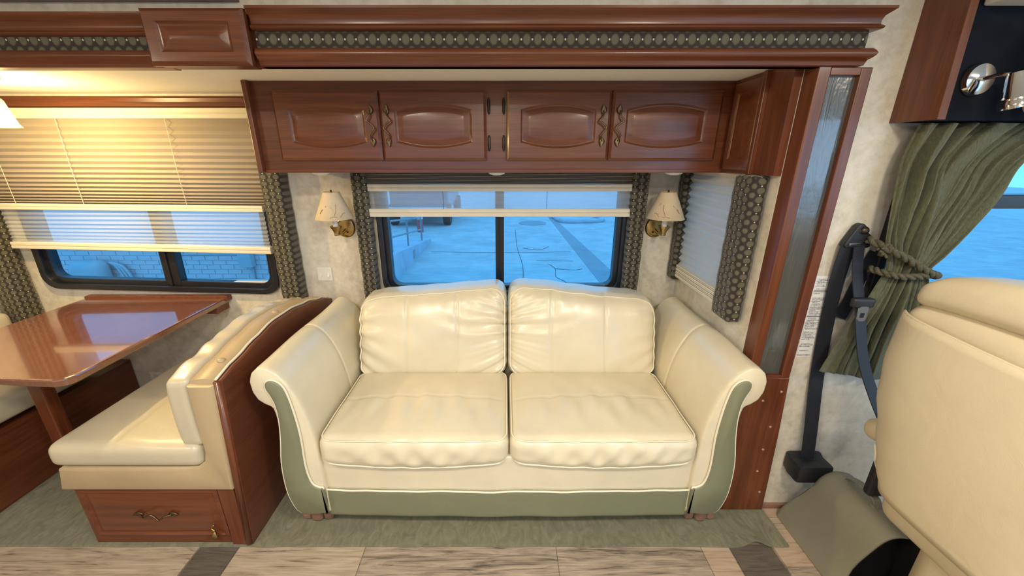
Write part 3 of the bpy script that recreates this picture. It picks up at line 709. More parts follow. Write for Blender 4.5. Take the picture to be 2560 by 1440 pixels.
# ------------------------------------------------------------------ sofa
SC = 0.012
sofa = thing('sofa', 'cream leather camelback sofa with rolled arms and sage green trim', 'sofa', (SC, 1.5, 0.01))
FY = 1.165
arm_p = [(.70, .118), (.70, .30), (.705, .43), (.715, .53), (.735, .62), (.765, .695), (.80, .745), (.84, .766), (.875, .756), (.896, .722), (.897, .675), (.882, .636), (.856, .614), (.838, .60), (.832, .54), (.838, .43), (.845, .30), (.838, .20), (.81, .118)]
green_p = [(.838, .708), (.824, .720), (.804, .719), (.786, .706), (.772, .677), (.760, .60), (.753, .49), (.757, .364), (.752, .30), (.740, .264), (.716, .250), (.704, .242), (.704, .136), (.710, .127), (.805, .124), (.838, .19), (.846, .27), (.842, .37), (.826, .47), (.817, .555), (.818, .62), (.828, .660), (.838, .685)]
def arm(sg):
    prof = [(p.x, p.y) for p in [q for q in catmull([(a, b, 0) for a, b in arm_p], 4)]]
    cx, cz = .80, .42
    ylist = [(FY + .000, .0), (FY + .002, .45), (FY + .008, .8), (FY + .018, .95), (FY + .03, 1.0)] + [(y_, 1.0) for y_ in sorted([FY + .03 + .67 * k / 16 for k in range(1, 17)] + [1.509, 1.514, 1.518, 1.522, 1.526, 1.531])]
    # inset direction: towards the polygon interior by moving along averaged edge normals
    n = len(prof); nor = []
    for i in range(n):
        a = prof[i - 1]; b = prof[(i + 1) % n]; d = Vector((b[0] - a[0], b[1] - a[1])); d = d.normalized() if d.length else d
        nor.append((-d.y, d.x))
    loops = []
    for y, k in ylist:
        ins = .009 * (1 - k); l = []
        for (s, z), nn in zip(prof, nor):
            ss, zz = s - nn[0] * ins, z - nn[1] * ins
            yy = y
            # transverse seam and soft sag along the roll
            seam = math.exp(-((y - 1.52) / .005) ** 2) * .006 if z > .3 else 0
            ss -= nn[0] * seam; zz -= nn[1] * seam
            zz += .003 * math.sin(y * 13 + s * 9) * (1 if z > .6 else 0) * k
            if z > .60:
                rip = .0014 * math.sin(len(l) * 1.9) * math.exp(-((y - FY - .022) / .022) ** 2); ss += nn[0] * rip; zz += nn[1] * rip
            l.append((SC + sg * ss, yy, zz))
        loops.append(l)
    bm = NB(); loft(bm, loops)
    a = obj('arm', bm, M_leather, sofa, auto=70)
    g = [(p.x, p.y) for p in catmull([(q[0], q[1], 0) for q in green_p], 3, True)]
    loops = []
    m = len(g); gn = []
    for i in range(m):
        p = g[i - 1]; q = g[(i + 1) % m]; d = Vector((q[0] - p[0], q[1] - p[1])).normalized(); gn.append((-d.y, d.x))
    for y, ins in ((FY + .004, 0), (FY - .006, 0), (FY - .011, .003), (FY - .013, .006)):
        loops.append([(SC + sg * (s + nn[0] * -ins * -1), y, z + nn[1] * ins) for (s, z), nn in zip(g, gn)])
    bm = NB(); loft(bm, loops); fp = obj('front_panel', bm, M_green, a, auto=50)
    tag(fp, 'sage green scroll shaped arm front')
    keep = [not (z < .238 and s < .80) for s, z in g]; st = next(i for i in range(m) if keep[i] and not keep[i - 1])
    run = [g[(st + i) % m] for i in range(m) if keep[(st + i) % m]]
    tube(bm := NB(), [(SC + sg * s, FY - .005, z) for s, z in run], .0042, 7); obj('piping', bm, M_pipe, fp, smooth=True)
    # gathered pleats around the scroll
    return a
arm(-1); arm(1)
obj('back_frame', box(SC - .71, SC + .71, 1.80, 1.90, .10, .74), M_leather, sofa, bevel=0.02)
obj('seat_deck', box(SC - .705, SC + .705, 1.24, 1.80, .12, .375), M_leather, sofa)
# front rail (cream) and green apron
def rail_def(p):
    t = (p.x - SC) / .71
    return Vector((p.x, p.y - .010 * (1 - t * t) + .0012 * math.sin(p.x * 17), p.z + .0015 * math.sin(p.x * 23)))
bm = NB(); cushion(bm, (SC, 1.215, .30), (.712, .035, .085), .012, (60, 6, 14), rail_def); obj('front_rail', bm, M_leather, sofa, smooth=True)
bm = NB(); cushion(bm, (SC, 1.208, .158), (.722, .034, .068), .010, (60, 6, 12), rail_def); ap = obj('apron', bm, M_green, sofa, smooth=True)
tag(ap, 'sage green lower band')
tube(bm := NB(), [rail_def(Vector((SC - .718 + 1.436 * k / 50, 1.172, .225))) + Vector((0, 0, .001 * math.sin(k * 1.3))) for k in range(51)], .0038, 7); obj('piping', bm, M_pipe, ap, smooth=True)
# seat cushions
def smooth01(t): t = max(0, min(1, t)); return t * t * (3 - 2 * t)
def seat_cushion(x0, x1, inner):
    cx = (x0 + x1) / 2; hx = (x1 - x0) / 2; y0, y1 = 1.150, 1.64; cy = (y0 + y1) / 2; hy = (y1 - y0) / 2; z0, z1 = .362, .478; cz = (z0 + z1) / 2; hz = (z1 - z0) / 2
    ph = 0.7 if inner > 0 else 2.1
    def df(p):
        u = (p.x - cx) / hx; v = (p.y - cy) / hy; w = (p.z - cz) / hz
        q = Vector(p)
        top = smooth01((w + .2) / 1.0)
        q.z += .020 * (1 - u * u) * (1 - v * v) * top + .010 * (1 - u * u) * (1 - max(0, v)) * .5 * top
        q.y -= .020 * (1 - abs(u) ** 2.5) * smooth01((.3 - v)) * (1 - .4 * w * w)
        q.z -= .012 * (1 - u * u) * (1 - top) * smooth01(-v + .3)                     # lower edge sags
        # folds: front face gathers and soft creases over the top
        fr = smooth01((-v - .55) / .4)
        fold = (math.sin(u * 15 + ph + 3.0 * w + 1.5 * math.sin(u * 4)) * .6 + math.sin(u * 27 - 4 * w + ph * 2) * .4)
        q.y += .0065 * fold * fr * (1 - w * w) * (1 - abs(u) ** 3)
        q.z += .0040 * math.sin(u * 17 + 2.2 * v + ph + math.sin(v * 3 + u * 2)) * top * smooth01(1 - abs(v + .15) / .75) * (1 - abs(u) ** 4)
        q.z += .0024 * math.sin(u * 33 - 3 * v + ph) * top * smooth01(1 - abs(v + .25) / .5)
        q.z -= .0045 * math.exp(-((v - .0) / .016) ** 2) * top * (1 - abs(u) ** 8)      # cross seam
        return q
    bm = NB(); cushion(bm, (cx, cy, cz), (hx, hy, hz), .040, (84, 60, 16), df)
    o = obj('seat_cushion', bm, M_leather, sofa, smooth=True)
    f = rbox_map((cx, cy, cz), (hx, hy, hz), .030)
    for zz in (1, -1):
        pts = []
        k = .0085
        L = rrect(-hx + k, hx - k, -hy + k, hy - k, .045, 8); L2 = []
        for i in range(len(L)):
            a, b = L[i], L[(i + 1) % len(L)]
            m = max(1, int(math.hypot(b[0] - a[0], b[1] - a[1]) / .015))
            for j in range(m): L2.append((a[0] + (b[0] - a[0]) * j / m, a[1] + (b[1] - a[1]) * j / m))
        for a, b in L2:
            sx_ = hx / max(abs(a) / 1, 1e-6) if False else 1
            pts.append(df(Vector((cx + a, cy + b, cz + zz * (hz - .0085)))))
        tube(bm := NB(), pts, .0031, 6, closed=True); obj('piping', bm, M_pipe, o, smooth=True)
    return o
seat_cushion(SC - .700, SC + .003, 1); seat_cushion(SC + .005, SC + .702, -1)
# back cushions
def back_cushion(side):
    hx = .352; cx = SC + side * .3535; z0, z1 = .455, .90; hy = .085
    tops = [(0, .790), (.06, .815), (.18, .830), (.35, .838), (.55, .848), (.75, .860), (.92, .868), (.97, .864), (1, .850)]
    if side > 0: tops = [(0, .785), (.06, .812), (.16, .824), (.35, .832), (.55, .848), (.75, .866), (.90, .872), (.97, .866), (1, .850)]
    cz = (z0 + z1) / 2; hz = (z1 - z0) / 2; cy = 1.61 + hy - .01
    def df(p):
        u = (p.x - cx) / hx; t = (1 - side * u) / 2        # t: 0 outer edge -> 1 centre gap
        v = (p.y - cy) / hy; w = (p.z - z0) / (z1 - z0)
        top = interp(t, tops)
        q = Vector((p.x, p.y, z0 + (top - z0) * w))
        q.y += (q.z - z0) * .30                             # lean
        fr = smooth01((.5 - v) / 1.0)
        bulge = (1 - abs(u) ** 2.6) * (1 - abs(2 * w - 1) ** 2.4)
        q.y -= .040 * bulge * fr
        q.y += .022 * bulge * (1 - fr)
        # pinch and wrinkles fanning out of the centre gap and the outer edge
        gi = math.exp(-(1 - t) / .20); go = math.exp(-t / .16)
        ang = (w - .50) * 7 / (.30 + (1 - t)); ang2 = (w - .75) * 6 / (.35 + t)
        am = .0125 if side < 0 else .0075
        wob_ = 1.2 * math.sin(t * 14 + w * 5) * (1 - t) * 3
        q.y -= am * gi * math.sin(ang * 2.3 + 1.0 + wob_) * (.65 + .5 * math.sin(w * 11 + 1)) * fr * (1 - abs(2 * w - 1) ** 4)
        q.y -= .0032 * math.exp(-(1 - t) / .12) * math.sin(ang * 6.2) * fr
        q.y -= (.0085 if side < 0 else .004) * go * math.sin(ang2 * 2.3 + .6) * fr
        # vertical gathers under the top edge
        gt = math.exp(-(1 - w) / .10)
        q.y -= .0032 * gt * math.sin(t * 52 + 2 * math.sin(t * 9)) * fr * smooth01((t - .30) / .3)
        for s in ((.325, .66) if side < 0 else (.345, .70)):  # two upright seams
            q.y += (.0060 * math.exp(-((t - s - .015 * math.sin(w * 3)) / .0075) ** 2)) * fr
        return q
    bm = NB(); cushion(bm, (cx, cy, cz), (hx - .001, hy, hz), .052, (110, 16, 66), df)
    o = obj('back_cushion', bm, M_leather, sofa, smooth=True)
    # welt along the top front edge, down both sides
    f = rbox_map((cx, cy, cz), (hx - .001, hy, hz), .040); pts = []
    rr = rrect(-hx + .012, hx - .012, -hz + .012, hz - .012, .06, 8)
    n = len(rr); L2 = []
    for i in range(n):
        a, b = rr[i], rr[(i + 1) % n]; m = max(1, int(math.hypot(b[0] - a[0], b[1] - a[1]) / .012))
        for j in range(m): L2.append((a[0] + (b[0] - a[0]) * j / m, a[1] + (b[1] - a[1]) * j / m))
    for a, b in L2: pts.append(df(Vector((cx + a, cy - hy + .012, cz + b))))
    tube(bm := NB(), pts, .0036, 6, closed=True); obj('piping', bm, M_pipe, o, smooth=True)
    return o
back_cushion(-1); back_cushion(1)
for x in (SC - .79, SC + .80):
    bm = NB()
    for k, (w, dy) in enumerate(((.042, .010), (.048, 0), (.042, .008))):
        c = x + (k - 1) * .044
        cushion(bm, (c, 1.246 + dy, .054), (w / 2, .036, .0435), .016, (6, 8, 6))
    obj('foot', bm, M_foot, sofa, smooth=True)
for x in (SC - .76, SC + .76):
    obj('foot', box(x - .05, x + .05, 1.78, 1.85, .010, .12), M_foot, sofa, bevel=0.008)

# ------------------------------------------------------------------ dinette
def arch_top(y): return interp(y, [(1.10, .745), (1.22, .768), (1.34, .79), (1.47, .808), (1.60, .805), (1.75, .785), (1.88, .755), (1.975, .722)])
BZ = 0.0105
def bench(label, x_back0, dirn):
    pass
bn = thing('dinette_bench', 'cream dinette bench with arched cherry back panel and drawer beside the sofa', 'bench', (-1.28, 1.5, BZ))
ys = [1.118 + (1.972 - 1.118) * k / 24 for k in range(25)]
# wood back panel (leans out slightly towards the floor, as in the photo)
bm = NB()
loops = []
for y in ys:
    t = arch_top(y); loops.append([(-0.992, y, BZ), (-0.962, y, t - .006), (-0.942, y, t), (-0.936, y, t - .004), (-0.985, y, BZ + .0), ])
    loops[-1][0] = (-1.012, y, BZ)
loft(bm, loops); obj('back_panel', bm, M_lam, bn, auto=40)
# rounded front edge of the panel
tube(bm := NB(), [(-0.998, 1.117, BZ + .006), (-0.952, 1.117, .742)], .012, 10, flat=1.0); obj('front_edge', bm, M_wz, bn, smooth=True)
# tan welt band with buttons along the arched top
bm = NB(); loops = []
for y in ys:
    t = arch_top(y); loops.append([(-1.046, y, .45), (-1.046, y, t - .010), (-1.040, y, t + .000), (-1.0, y, t + .006), (-0.966, y, t + .004), (-0.958, y, t - .008), (-0.970, y, .45)])
loft(bm, loops); tb = obj('top_band', bm, M_booth_t, bn, auto=60)
tube(bm := NB(), [(-0.958, y, arch_top(y) + .001) for y in ys], .0045, 7); obj('piping', bm, M_pipe, tb, smooth=True)
for y in (1.205, 1.555):
    lathe(bm := NB(), [(.013, -.002), (.0135, .002), (.010, .006), (.003, .0075)], 16, (-0.992, y, arch_top(y) + .005), (0.1, 0, 1)); obj('button', bm, M_booth_t, tb, smooth=True)
# backrest cushion
def bk_def(p):
    y = max(1.10, min(1.975, p.y)); t = arch_top(y); w = (p.z - .485) / (.80 - .485)
    q = Vector((p.x, p.y, .485 + (t + .006 - .485) * w))
    q.x -= .010 * (1 - abs(2 * w - 1) ** 3)
    q.x -= .006 * (1 - w); q.z += .003 * math.sin(p.y * 60 + math.sin(p.y * 19)) * smooth01((w - .7) / .3) * smooth01((-1.05 - p.x) / .04)
    return q
bm = NB(); cushion(bm, (-1.083, 1.502, .6425), (.040, .396, .1575), .022, (12, 90, 20), bk_def); obj('backrest_cushion', bm, M_booth, bn, smooth=True)
# seat cushion
def st_def(p):
    u = (p.x + 1.335) / .265; v = (p.y - 1.53) / .44; w = (p.z - .45) / .048
    q = Vector(p); top = smooth01((w + .3) / 1.2)
    q.z += .014 * (1 - u * u) * (1 - abs(v) ** 3) * top
    q.z -= .004 * math.exp(-((u + .15) / .02) ** 2) * top
    q.z += .0018 * math.sin(p.y * 40 + u * 6) * top * (1 - u * u)
    q.y -= .006 * (1 - w * w) * (1 if v < -.5 else 0)
    return q
bm = NB(); cushion(bm, (-1.335, 1.533, .450), (.268, .438, .048), .030, (40, 50, 10), st_def); obj('seat_cushion', bm, M_booth, bn, smooth=True)
# upholstered L shaped end
L = [(-1.605, .298), (-1.592, .392), (-1.578, .400), (-1.14, .400), (-1.09, .405), (-1.062, .425), (-1.050, .47), (-1.046, .735), (-0.958, .735), (-0.975, .50), (-0.990, .298)]
bm = NB(); lp = []
for y, i in ((1.20, 0), (1.106, 0), (1.100, .004), (1.097, .010)):
    cx, cz = -1.25, .40
    n = len(L); l = []
    for k in range(n):
        a, b = L[k - 1], L[(k + 1) % n]; d = Vector((b[0] - a[0], b[1] - a[1])).normalized(); l.append((L[k][0] + d.y * i, y, L[k][1] - d.x * i))
    lp.append(l)
loft(bm, lp); obj('end_panel', bm, M_booth_t, bn, auto=30)
obj('seat_deck', box(-1.595, -1.005, 1.20, 1.972, .30, .402), M_booth_t, bn)
obj('base', box(-1.600, -1.000, 1.125, 1.972, BZ, .300), M_wx, bn)
panel = panel_door(-1.575, -1.065, .055, .285, 1.125, .014, (0.012, 0.012), 0.0, bn, 'drawer', mats=(M_wx, M_wx))
vine_handle(-1.31, .175, 1.111, .16, False, panel, axis='x')
tube(bm := NB(), catmull([(-1.103, 1.104, .125), (-1.112, 1.100, .112), (-1.102, 1.098, .103), (-1.108, 1.098, .094)], 5), .003, 7)
lathe(bm, [(.003, .02), (.008, .0), (.010, -.012), (.003, -.026)], 10, (-1.106, 1.100, .082)); lt = obj('latch', bm, M_brass, panel, smooth=True)
obj('base_corner', box(-1.062, -1.000, 1.114, 1.127, BZ, .298), M_wz, bn, bevel=0.004)
for z, y in ((.20, 1.17), (.09, 1.19)):
    lathe(bm := NB(), [(.004, 0), (.003, .002)], 8, (-0.999 + .03 * (z / .74), y, z), (1, 0, 0)); obj('screw', bm, M_screw, bn)
# far bench
b2 = thing('dinette_bench', 'far dinette bench with dark cherry base behind the table', 'bench', (-2.4, 1.5, BZ))
obj('base', box(LX + .004, -2.15, 1.15, 1.976, BZ, .345), M_wy, b2)
bm = NB(); cushion(bm, (-2.385, 1.50, .425), (.262, .36, .055), .03, (16, 16, 6)); obj('seat_cushion', bm, M_booth, b2, smooth=True)
bm = NB(); cushion(bm, (-2.590, 1.49, .60), (.052, .36, .13), .03, (8, 24, 16), lambda p: Vector((p.x, p.y, p.z - .04 * smooth01((p.y - 1.6) / .3) * (1 if p.z > .6 else 0)))); obj('backrest_cushion', bm, M_booth, b2, smooth=True)
# table
tb = thing('dinette_table', 'glossy reddish wood dinette table between the two benches', 'table', (-1.87, 1.55, BZ))
poly = [(-1.492, 1.972), (-1.492, 1.180), (-1.503, 1.153), (-1.535, 1.143), (-1.78, 1.160), (-2.19, 1.20), (-2.235, 1.25), (-2.24, 1.972)]
bm = NB(); prism(bm, poly, .700, .730, 'z'); obj('table_top', bm, M_table, tb, bevel=0.007)
obj('wall_ledge', box(-2.24, -1.478, 1.940, 1.978, .715, .742), M_lam, tb, bevel=0.004)
obj('bracket', box(-1.56, -1.50, 1.88, 1.972, .665, .701), M_wx, tb, bevel=0.004)
bm = NB(); prism(bm, [(-1.985, 1.39), (-1.925, 1.39), (-1.925, 1.44), (-1.985, 1.44)], BZ, .701, 'z'); obj('leg', bm, M_wz, tb, bevel=0.008)
obj('leg_brace', box(-2.02, -1.89, 1.33, 1.50, .68, .701), M_wx, tb, bevel=0.004)

# pendant over the table
pd = thing('pendant_light', 'ribbed glass ceiling lamp glowing warm yellow over the dinette table', 'ceiling lamp', (-1.90, 1.52, 1.72))
PX, PY = -1.880, 1.52
lathe(bm := NB(), [(.075, 0), (.078, -.006), (.070, -.016), (.03, -.022)], 32, (PX, PY, 1.72)); obj('canopy', bm, M_brass, pd, auto=30)
lathe(bm := NB(), [(.008, -.02), (.008, -.055), (.022, -.06), (.022, -.075)], 14, (PX, PY, 1.72)); obj('stem', bm, M_brass, pd, auto=40)
def bulb_glass():
    m, nt, b = new_mat('ribbed_clear_glass')
    b.inputs['Base Color'].default_value = (1, 0.96, 0.85, 1); b.inputs['Roughness'].default_value = 0.03; b.inputs['Transmission Weight'].default_value = 1.0; b.inputs['IOR'].default_value = 1.3
    return m
bm = NB(); N = 64; lp = []
def ribr(r, k): return r + .004 * (1 if (k // 2) % 2 else -1)
hs = [(.056, -.072), (.062, -.080), (.070, -.12), (.080, -.160), (.087, -.170)]
for r, h in hs: lp.append([(PX + ribr(r, k) * math.cos(2 * PI * k / N), PY + ribr(r, k) * math.sin(2 * PI * k / N), 1.72 + h) for k in range(N)])
for r, h in hs[::-1]: lp.append([(PX + (r - .008) * math.cos(2 * PI * k / N), PY + (r - .008) * math.sin(2 * PI * k / N), 1.72 + h) for k in range(N)])
lp.append(lp[0]); loft(bm, lp, caps=False); obj('glass_shade', bm, sheer('clear_ribbed_glass', (0.45, 0.38, 0.22), 0.80, 0.5), pd, auto=30)
lathe(bm := NB(), [(.006, -.078), (.018, -.095), (.021, -.115), (.014, -.132), (.003, -.138)], 18, (PX, PY, 1.72)); obj('bulb', bm, M_bulb, pd, smooth=True)
pl_ = bpy.data.lights.new('pendant_bulb_offscreen', 'POINT'); pl_.energy = 20; pl_.color = (1, 0.72, 0.30); pl_.shadow_soft_size = 0.02
po = bpy.data.objects.new('pendant_bulb_offscreen', pl_); C.objects.link(po); po.location = (PX, PY, 1.72 - .155)

# ------------------------------------------------------------------ cab side: overhead, curtain, belt, seat
oc = thing('cab_overhead', 'cherry end panel of the cab overhead with black recess', 'cabinet', (1.2, 1.25, 1.54))
prism(bm := NB(), [(CY - .001, 1.545), (CY - .001, 2.045), (1.185, 2.045), (1.160, 1.545)], 1.186, 1.204, 'x'); obj('end_panel', bm, M_wz, oc)
prism(bm := NB(), [(1.185, 2.045), (1.160, 1.545), (1.155, 1.543), (1.180, 2.045)], 1.184, 1.207, 'x'); obj('edge_strip', bm, M_wz, oc, bevel=0.002)
prism(bm := NB(), [(1.20, 1.545), (1.215, 2.045), (CY - .002, 2.045), (CY - .002, 1.545)], 1.204, 2.8, 'x'); tag(obj('black_front', bm, M_cabblack, oc), 'black recessed front')
vz = thing('cab_monitor', 'grey white box mounted high in the cab overhead', 'monitor', (1.36, 1.13, 1.80))
obj('case', box(1.255, 1.60, 1.08, 1.207, 1.822, 1.90), M_white, vz, bevel=0.006)
lathe(bm := NB(), [(.004, 0), (.004, -.012), (.002, -.014)], 8, (1.315, 1.10, 1.822)); obj('knob', bm, M_steel, vz)
rl = thing('reading_lamp', 'chrome swivel reading lamp on the black cab overhead', 'reading lamp', (1.29, 1.205, 1.645))
lathe(bm := NB(), [(.040, 0), (.042, .006), (.038, .016), (.022, .020), (.010, .022)], 28, (1.300, 1.2025, 1.648), (0, -1, 0)); obj('base', bm, M_chrome, rl, auto=40)
tube(bm := NB(), catmull([(1.300, 1.185, 1.648), (1.308, 1.150, 1.652), (1.316, 1.122, 1.648)], 5), .006, 10); obj('arm', bm, M_chrome, rl, smooth=True)
lathe(bm := NB(), [(.006, .0), (.018, .004), (.020, .012), (.026, .060), (.031, .066), (.031, .072), (.034, .078), (.034, .092), (.028, .092)], 24, (1.314, 1.12, 1.658), (0.22, -0.12, -1)); obj('lamp_head', bm, M_chrome, rl, auto=35)
ps = thing('windshield_post_curtain', 'pale folded cloth hanging beside the chrome reading lamp', 'curtain', (1.46, 1.12, 1.6))
bm = NB(); cushion(bm, (1.455, 1.13, 1.66), (.055, .05, .115), .045, (10, 10, 12)); obj('cloth', bm, M_white, ps, smooth=True)

def curtain_mat():
    m, nt, b = new_mat('olive_curtain'); v = coords(nt)
    f = noise(nt, coords(nt, (260, 260, 60)), 1.0, 3)
    lk(nt, ramp(nt, f, [(0.3, (0.060, 0.065, 0.032)), (0.7, (0.110, 0.114, 0.060))]), b.inputs['Base Color'])
    b.inputs['Roughness'].default_value = 0.85; b.inputs['Sheen Weight'].default_value = 0.25
    bump(nt, b, f, 0.2, 0.002); return m
M_curt = curtain_mat()
cu = thing('cab_curtain', 'olive green curtain gathered by a cord tieback at the cab window', 'curtain', (1.3, 1.24, 0.65))
ROWS = [  # z, x left, x right, fold depth, y
    (1.540, 1.215, 1.76, .024, 1.235), (1.50, 1.205, 1.67, .026, 1.233), (1.43, 1.195, 1.57, .028, 1.232), (1.34, 1.195, 1.53, .029, 1.230), (1.26, 1.200, 1.485, .028, 1.228), (1.19, 1.212, 1.445, .026, 1.226), (1.14, 1.235, 1.415, .023, 1.225),
    (1.095, 1.245, 1.385, .021, 1.224), (1.05, 1.232, 1.40, .024, 1.224), (.98, 1.21, 1.42, .028, 1.226), (.88, 1.175, 1.45, .030, 1.230), (.78, 1.142, 1.475, .032, 1.232), (.715, 1.122, 1.49, .033, 1.234)]
def row_at(z):
    zs = [r[0] for r in ROWS]
    for a, b in zip(ROWS, ROWS[1:]):
        if z <= a[0] and z >= b[0]:
            t = (a[0] - z) / (a[0] - b[0]); return [a[i] + (b[i] - a[i]) * t for i in range(1, 5)]
    return list(ROWS[-1][1:])
ctr = catmull([(r[0], r[1], r[2]) for r in ROWS], 5); ctr2 = catmull([(r[0], r[3], r[4]) for r in ROWS], 5)
bm = NB(); NS = 150; rows = []
for a, b in zip(ctr, ctr2):
    z, xl, xr = a; fd, yy = b.y, b.z; row = []
    for k in range(NS + 1):
        s = k / NS
        sw_ = s + .045 * math.sin(s * 11 + 1.0 + z * 2.2) + .025 * math.sin(s * 23 - z * 5)
        fold = math.sin(2 * PI * (sw_ * 7.3 + .12 * math.sin(z * 6 + s * 5))) * (.75 + .45 * math.sin(s * 9 + z * 4)) + .40 * math.sin(2 * PI * (sw_ * 15.5 + z * 1.3)) + .2 * math.sin(2 * PI * (s * 3.1 + z * 2.5))
        x = xl + (xr - xl) * s + (xr - xl) * .018 * math.sin(2 * PI * (s * 8.5) + 1.2)
        sag = 0.0
        if z < .80: sag = -.055 * s * smooth01((.80 - z) / .085) + .006 * fold * smooth01((.80 - z) / .085)
        row.append(bm.verts.new((x, yy - fd * .75 * fold * (.5 + .5 * math.sin(PI * min(1, .12 + s))), z + sag)))
    rows.append(row)
for r0, r1 in zip(rows, rows[1:]):
    for k in range(NS): bm.faces.new((r0[k], r0[k + 1], r1[k + 1], r1[k]))
co = obj('cloth', bm, M_curt, cu, smooth=True)
md = co.modifiers.new('thick', 'SOLIDIFY'); md.thickness = 0.002
M_rope = plain('olive_cord', (0.085, 0.078, 0.045), 0.8, var=0.4, vscale=220, bumps=0.5, bscale=400)
def rope(path, r, nm):
    """two-ply twisted cord"""
    pts = catmull(path, 14); bm = NB()
    for ph in (0, PI):
        q = []
        for i, p in enumerate(pts):
            t = (pts[min(i + 1, len(pts) - 1)] - pts[max(i - 1, 0)]).normalized(); u = t.orthogonal().normalized(); w = t.cross(u)
            a = i * .55 + ph; q.append(p + (u * math.cos(a) + w * math.sin(a)) * r * .5)
        tube(bm, q, r * .62, 7)
    return obj(nm, bm, M_rope, tie, smooth=True)
tie = thing('curtain_tieback', 'twisted olive cord tieback on a bronze hook beside the seat belt', 'tieback', (1.25, 1.20, 1.15))
rope([(1.195, 1.262, 1.19), (1.225, 1.20, 1.165), (1.28, 1.185, 1.135), (1.345, 1.185, 1.10), (1.395, 1.20, 1.083), (1.405, 1.235, 1.08), (1.37, 1.262, 1.08)], .012, 'cord')
rope([(1.225, 1.255, 1.092), (1.232, 1.21, 1.090), (1.27, 1.186, 1.084), (1.33, 1.184, 1.086), (1.385, 1.205, 1.086)], .011, 'cord')
bm = NB()
for k in range(18):
    a = k * 2.4; tube(bm, [(1.215, 1.225, 1.165), (1.215 + .022 * math.cos(a), 1.215 + .018 * math.sin(a * 1.7), 1.165 + .022 * math.sin(a))], .0045, 5)
obj('knot', bm, M_rope, tie, smooth=True)
bm = NB(); tube(bm, catmull([(1.212, CY + .002, 1.195), (1.205, 1.275, 1.20), (1.198, 1.262, 1.19), (1.206, 1.255, 1.178)], 5), .006, 9); lathe(bm, [(.003, -.006), (.012, -.002), (.013, .004), (.006, .009)], 16, (1.180, 1.268, 1.218), (-.3, -1, .3)); tube(bm, [(1.205, 1.275, 1.20), (1.182, 1.268, 1.217)], .005, 8)
obj('hook', bm, M_bronze, tie, smooth=True)
# seat belt
def web_mat():
    m, nt, b = new_mat('belt_webbing'); f = noise(nt, coords(nt, (400, 400, 900)), 1.0, 2)
    lk(nt, ramp(nt, f, [(0.3, (0.009, 0.010, 0.015)), (0.7, (0.02, 0.022, 0.032))]), b.inputs['Base Color']); b.inputs['Roughness'].default_value = 0.6
    bump(nt, b, f, 0.2, 0.001); return m
M_web = web_mat()
sb = thing('seat_belt', 'black seat belt hanging on the coach wall beside the driver seat', 'seat belt', (1.17, 1.29, 0.25))
def strap(path, w, side, nm='webbing', th=.0015):
    pts = catmull(path, 8); sd = Vector(side).normalized(); bm = NB(); lp = []
    for i, p in enumerate(pts):
        t = (pts[min(i + 1, len(pts) - 1)] - pts[max(i - 1, 0)]).normalized(); s = (sd - t * sd.dot(t)).normalized(); nn = t.cross(s)
        lp.append([p + s * w / 2 + nn * th, p - s * w / 2 + nn * th, p - s * w / 2 - nn * th, p + s * w / 2 - nn * th])
    loft(bm, lp); return obj(nm, bm, M_web, sb, auto=40)
bm = NB(); prism(bm, [(1.128, 1.165), (1.133, 1.18), (1.158, 1.232), (1.167, 1.240), (1.178, 1.240), (1.187, 1.232), (1.217, 1.18), (1.221, 1.165), (1.210, 1.158), (1.138, 1.158)], 1.268, 1.294); obj('anchor_cover', bm, M_blkplastic, sb, bevel=0.006)
obj('guide_bar', box(1.140, 1.210, 1.262, 1.270, 1.168, 1.176), M_steel, sb, bevel=0.002)
lathe(bm := NB(), [(.008, 0), (.006, .003)], 12, (1.172, 1.268, 1.215), (0, -1, 0)); obj('bolt', bm, M_blkplastic, sb)
strap([(1.150, 1.275, 1.172), (1.155, 1.286, 1.0), (1.180, 1.288, .70), (1.208, 1.270, .42), (1.216, 1.258, .295)], .052, (1, 0, 0))
strap([(1.176, 1.264, 1.165), (1.184, 1.252, 1.08), (1.198, 1.215, .955), (1.215, 1.17, .80), (1.245, 1.12, .68), (1.285, 1.06, .56)], .046, (1, .25, 0))
strap([(1.262, 1.290, 1.14), (1.235, 1.288, 1.05), (1.215, 1.286, .95), (1.20, 1.284, .90)], .046, (1, 0, 0))
bm = NB(); cushion(bm, (1.196, 1.214, .985), (.036, .011, .017), .008, (8, 4, 6)); obj('tongue_grip', bm, M_blkplastic, sb, smooth=True)
def ring2(o, i, y0, y1):
    bm = NB(); n = len(o); v = [[bm.verts.new((p[0], yy, p[1])) for p in P] for P, yy in ((o, y0), (i, y0), (i, y1), (o, y1))]
    for q in range(4):
        for k in range(n): bm.faces.new((v[q][k], v[q][(k + 1) % n], v[(q + 1) % 4][(k + 1) % n], v[(q + 1) % 4][k]))
    return bm
obj('latch_plate', ring2(rrect(1.180, 1.213, .922, .975, .008), rrect(1.189, 1.204, .935, .952, .002), 1.202, 1.206), M_steel, sb)
bm = NB(); cushion(bm, (1.222, 1.252, .258), (.068, .044, .040), .010, (8, 6, 6), lambda p: Vector((p.x, p.y, p.z + (.010 if p.y > 1.27 else 0)))); obj('retractor_box', bm, M_blkplastic, sb, auto=50)
obj('box_slot', box(1.190, 1.242, 1.245, 1.268, .293, .2995), M_blkplastic, sb)
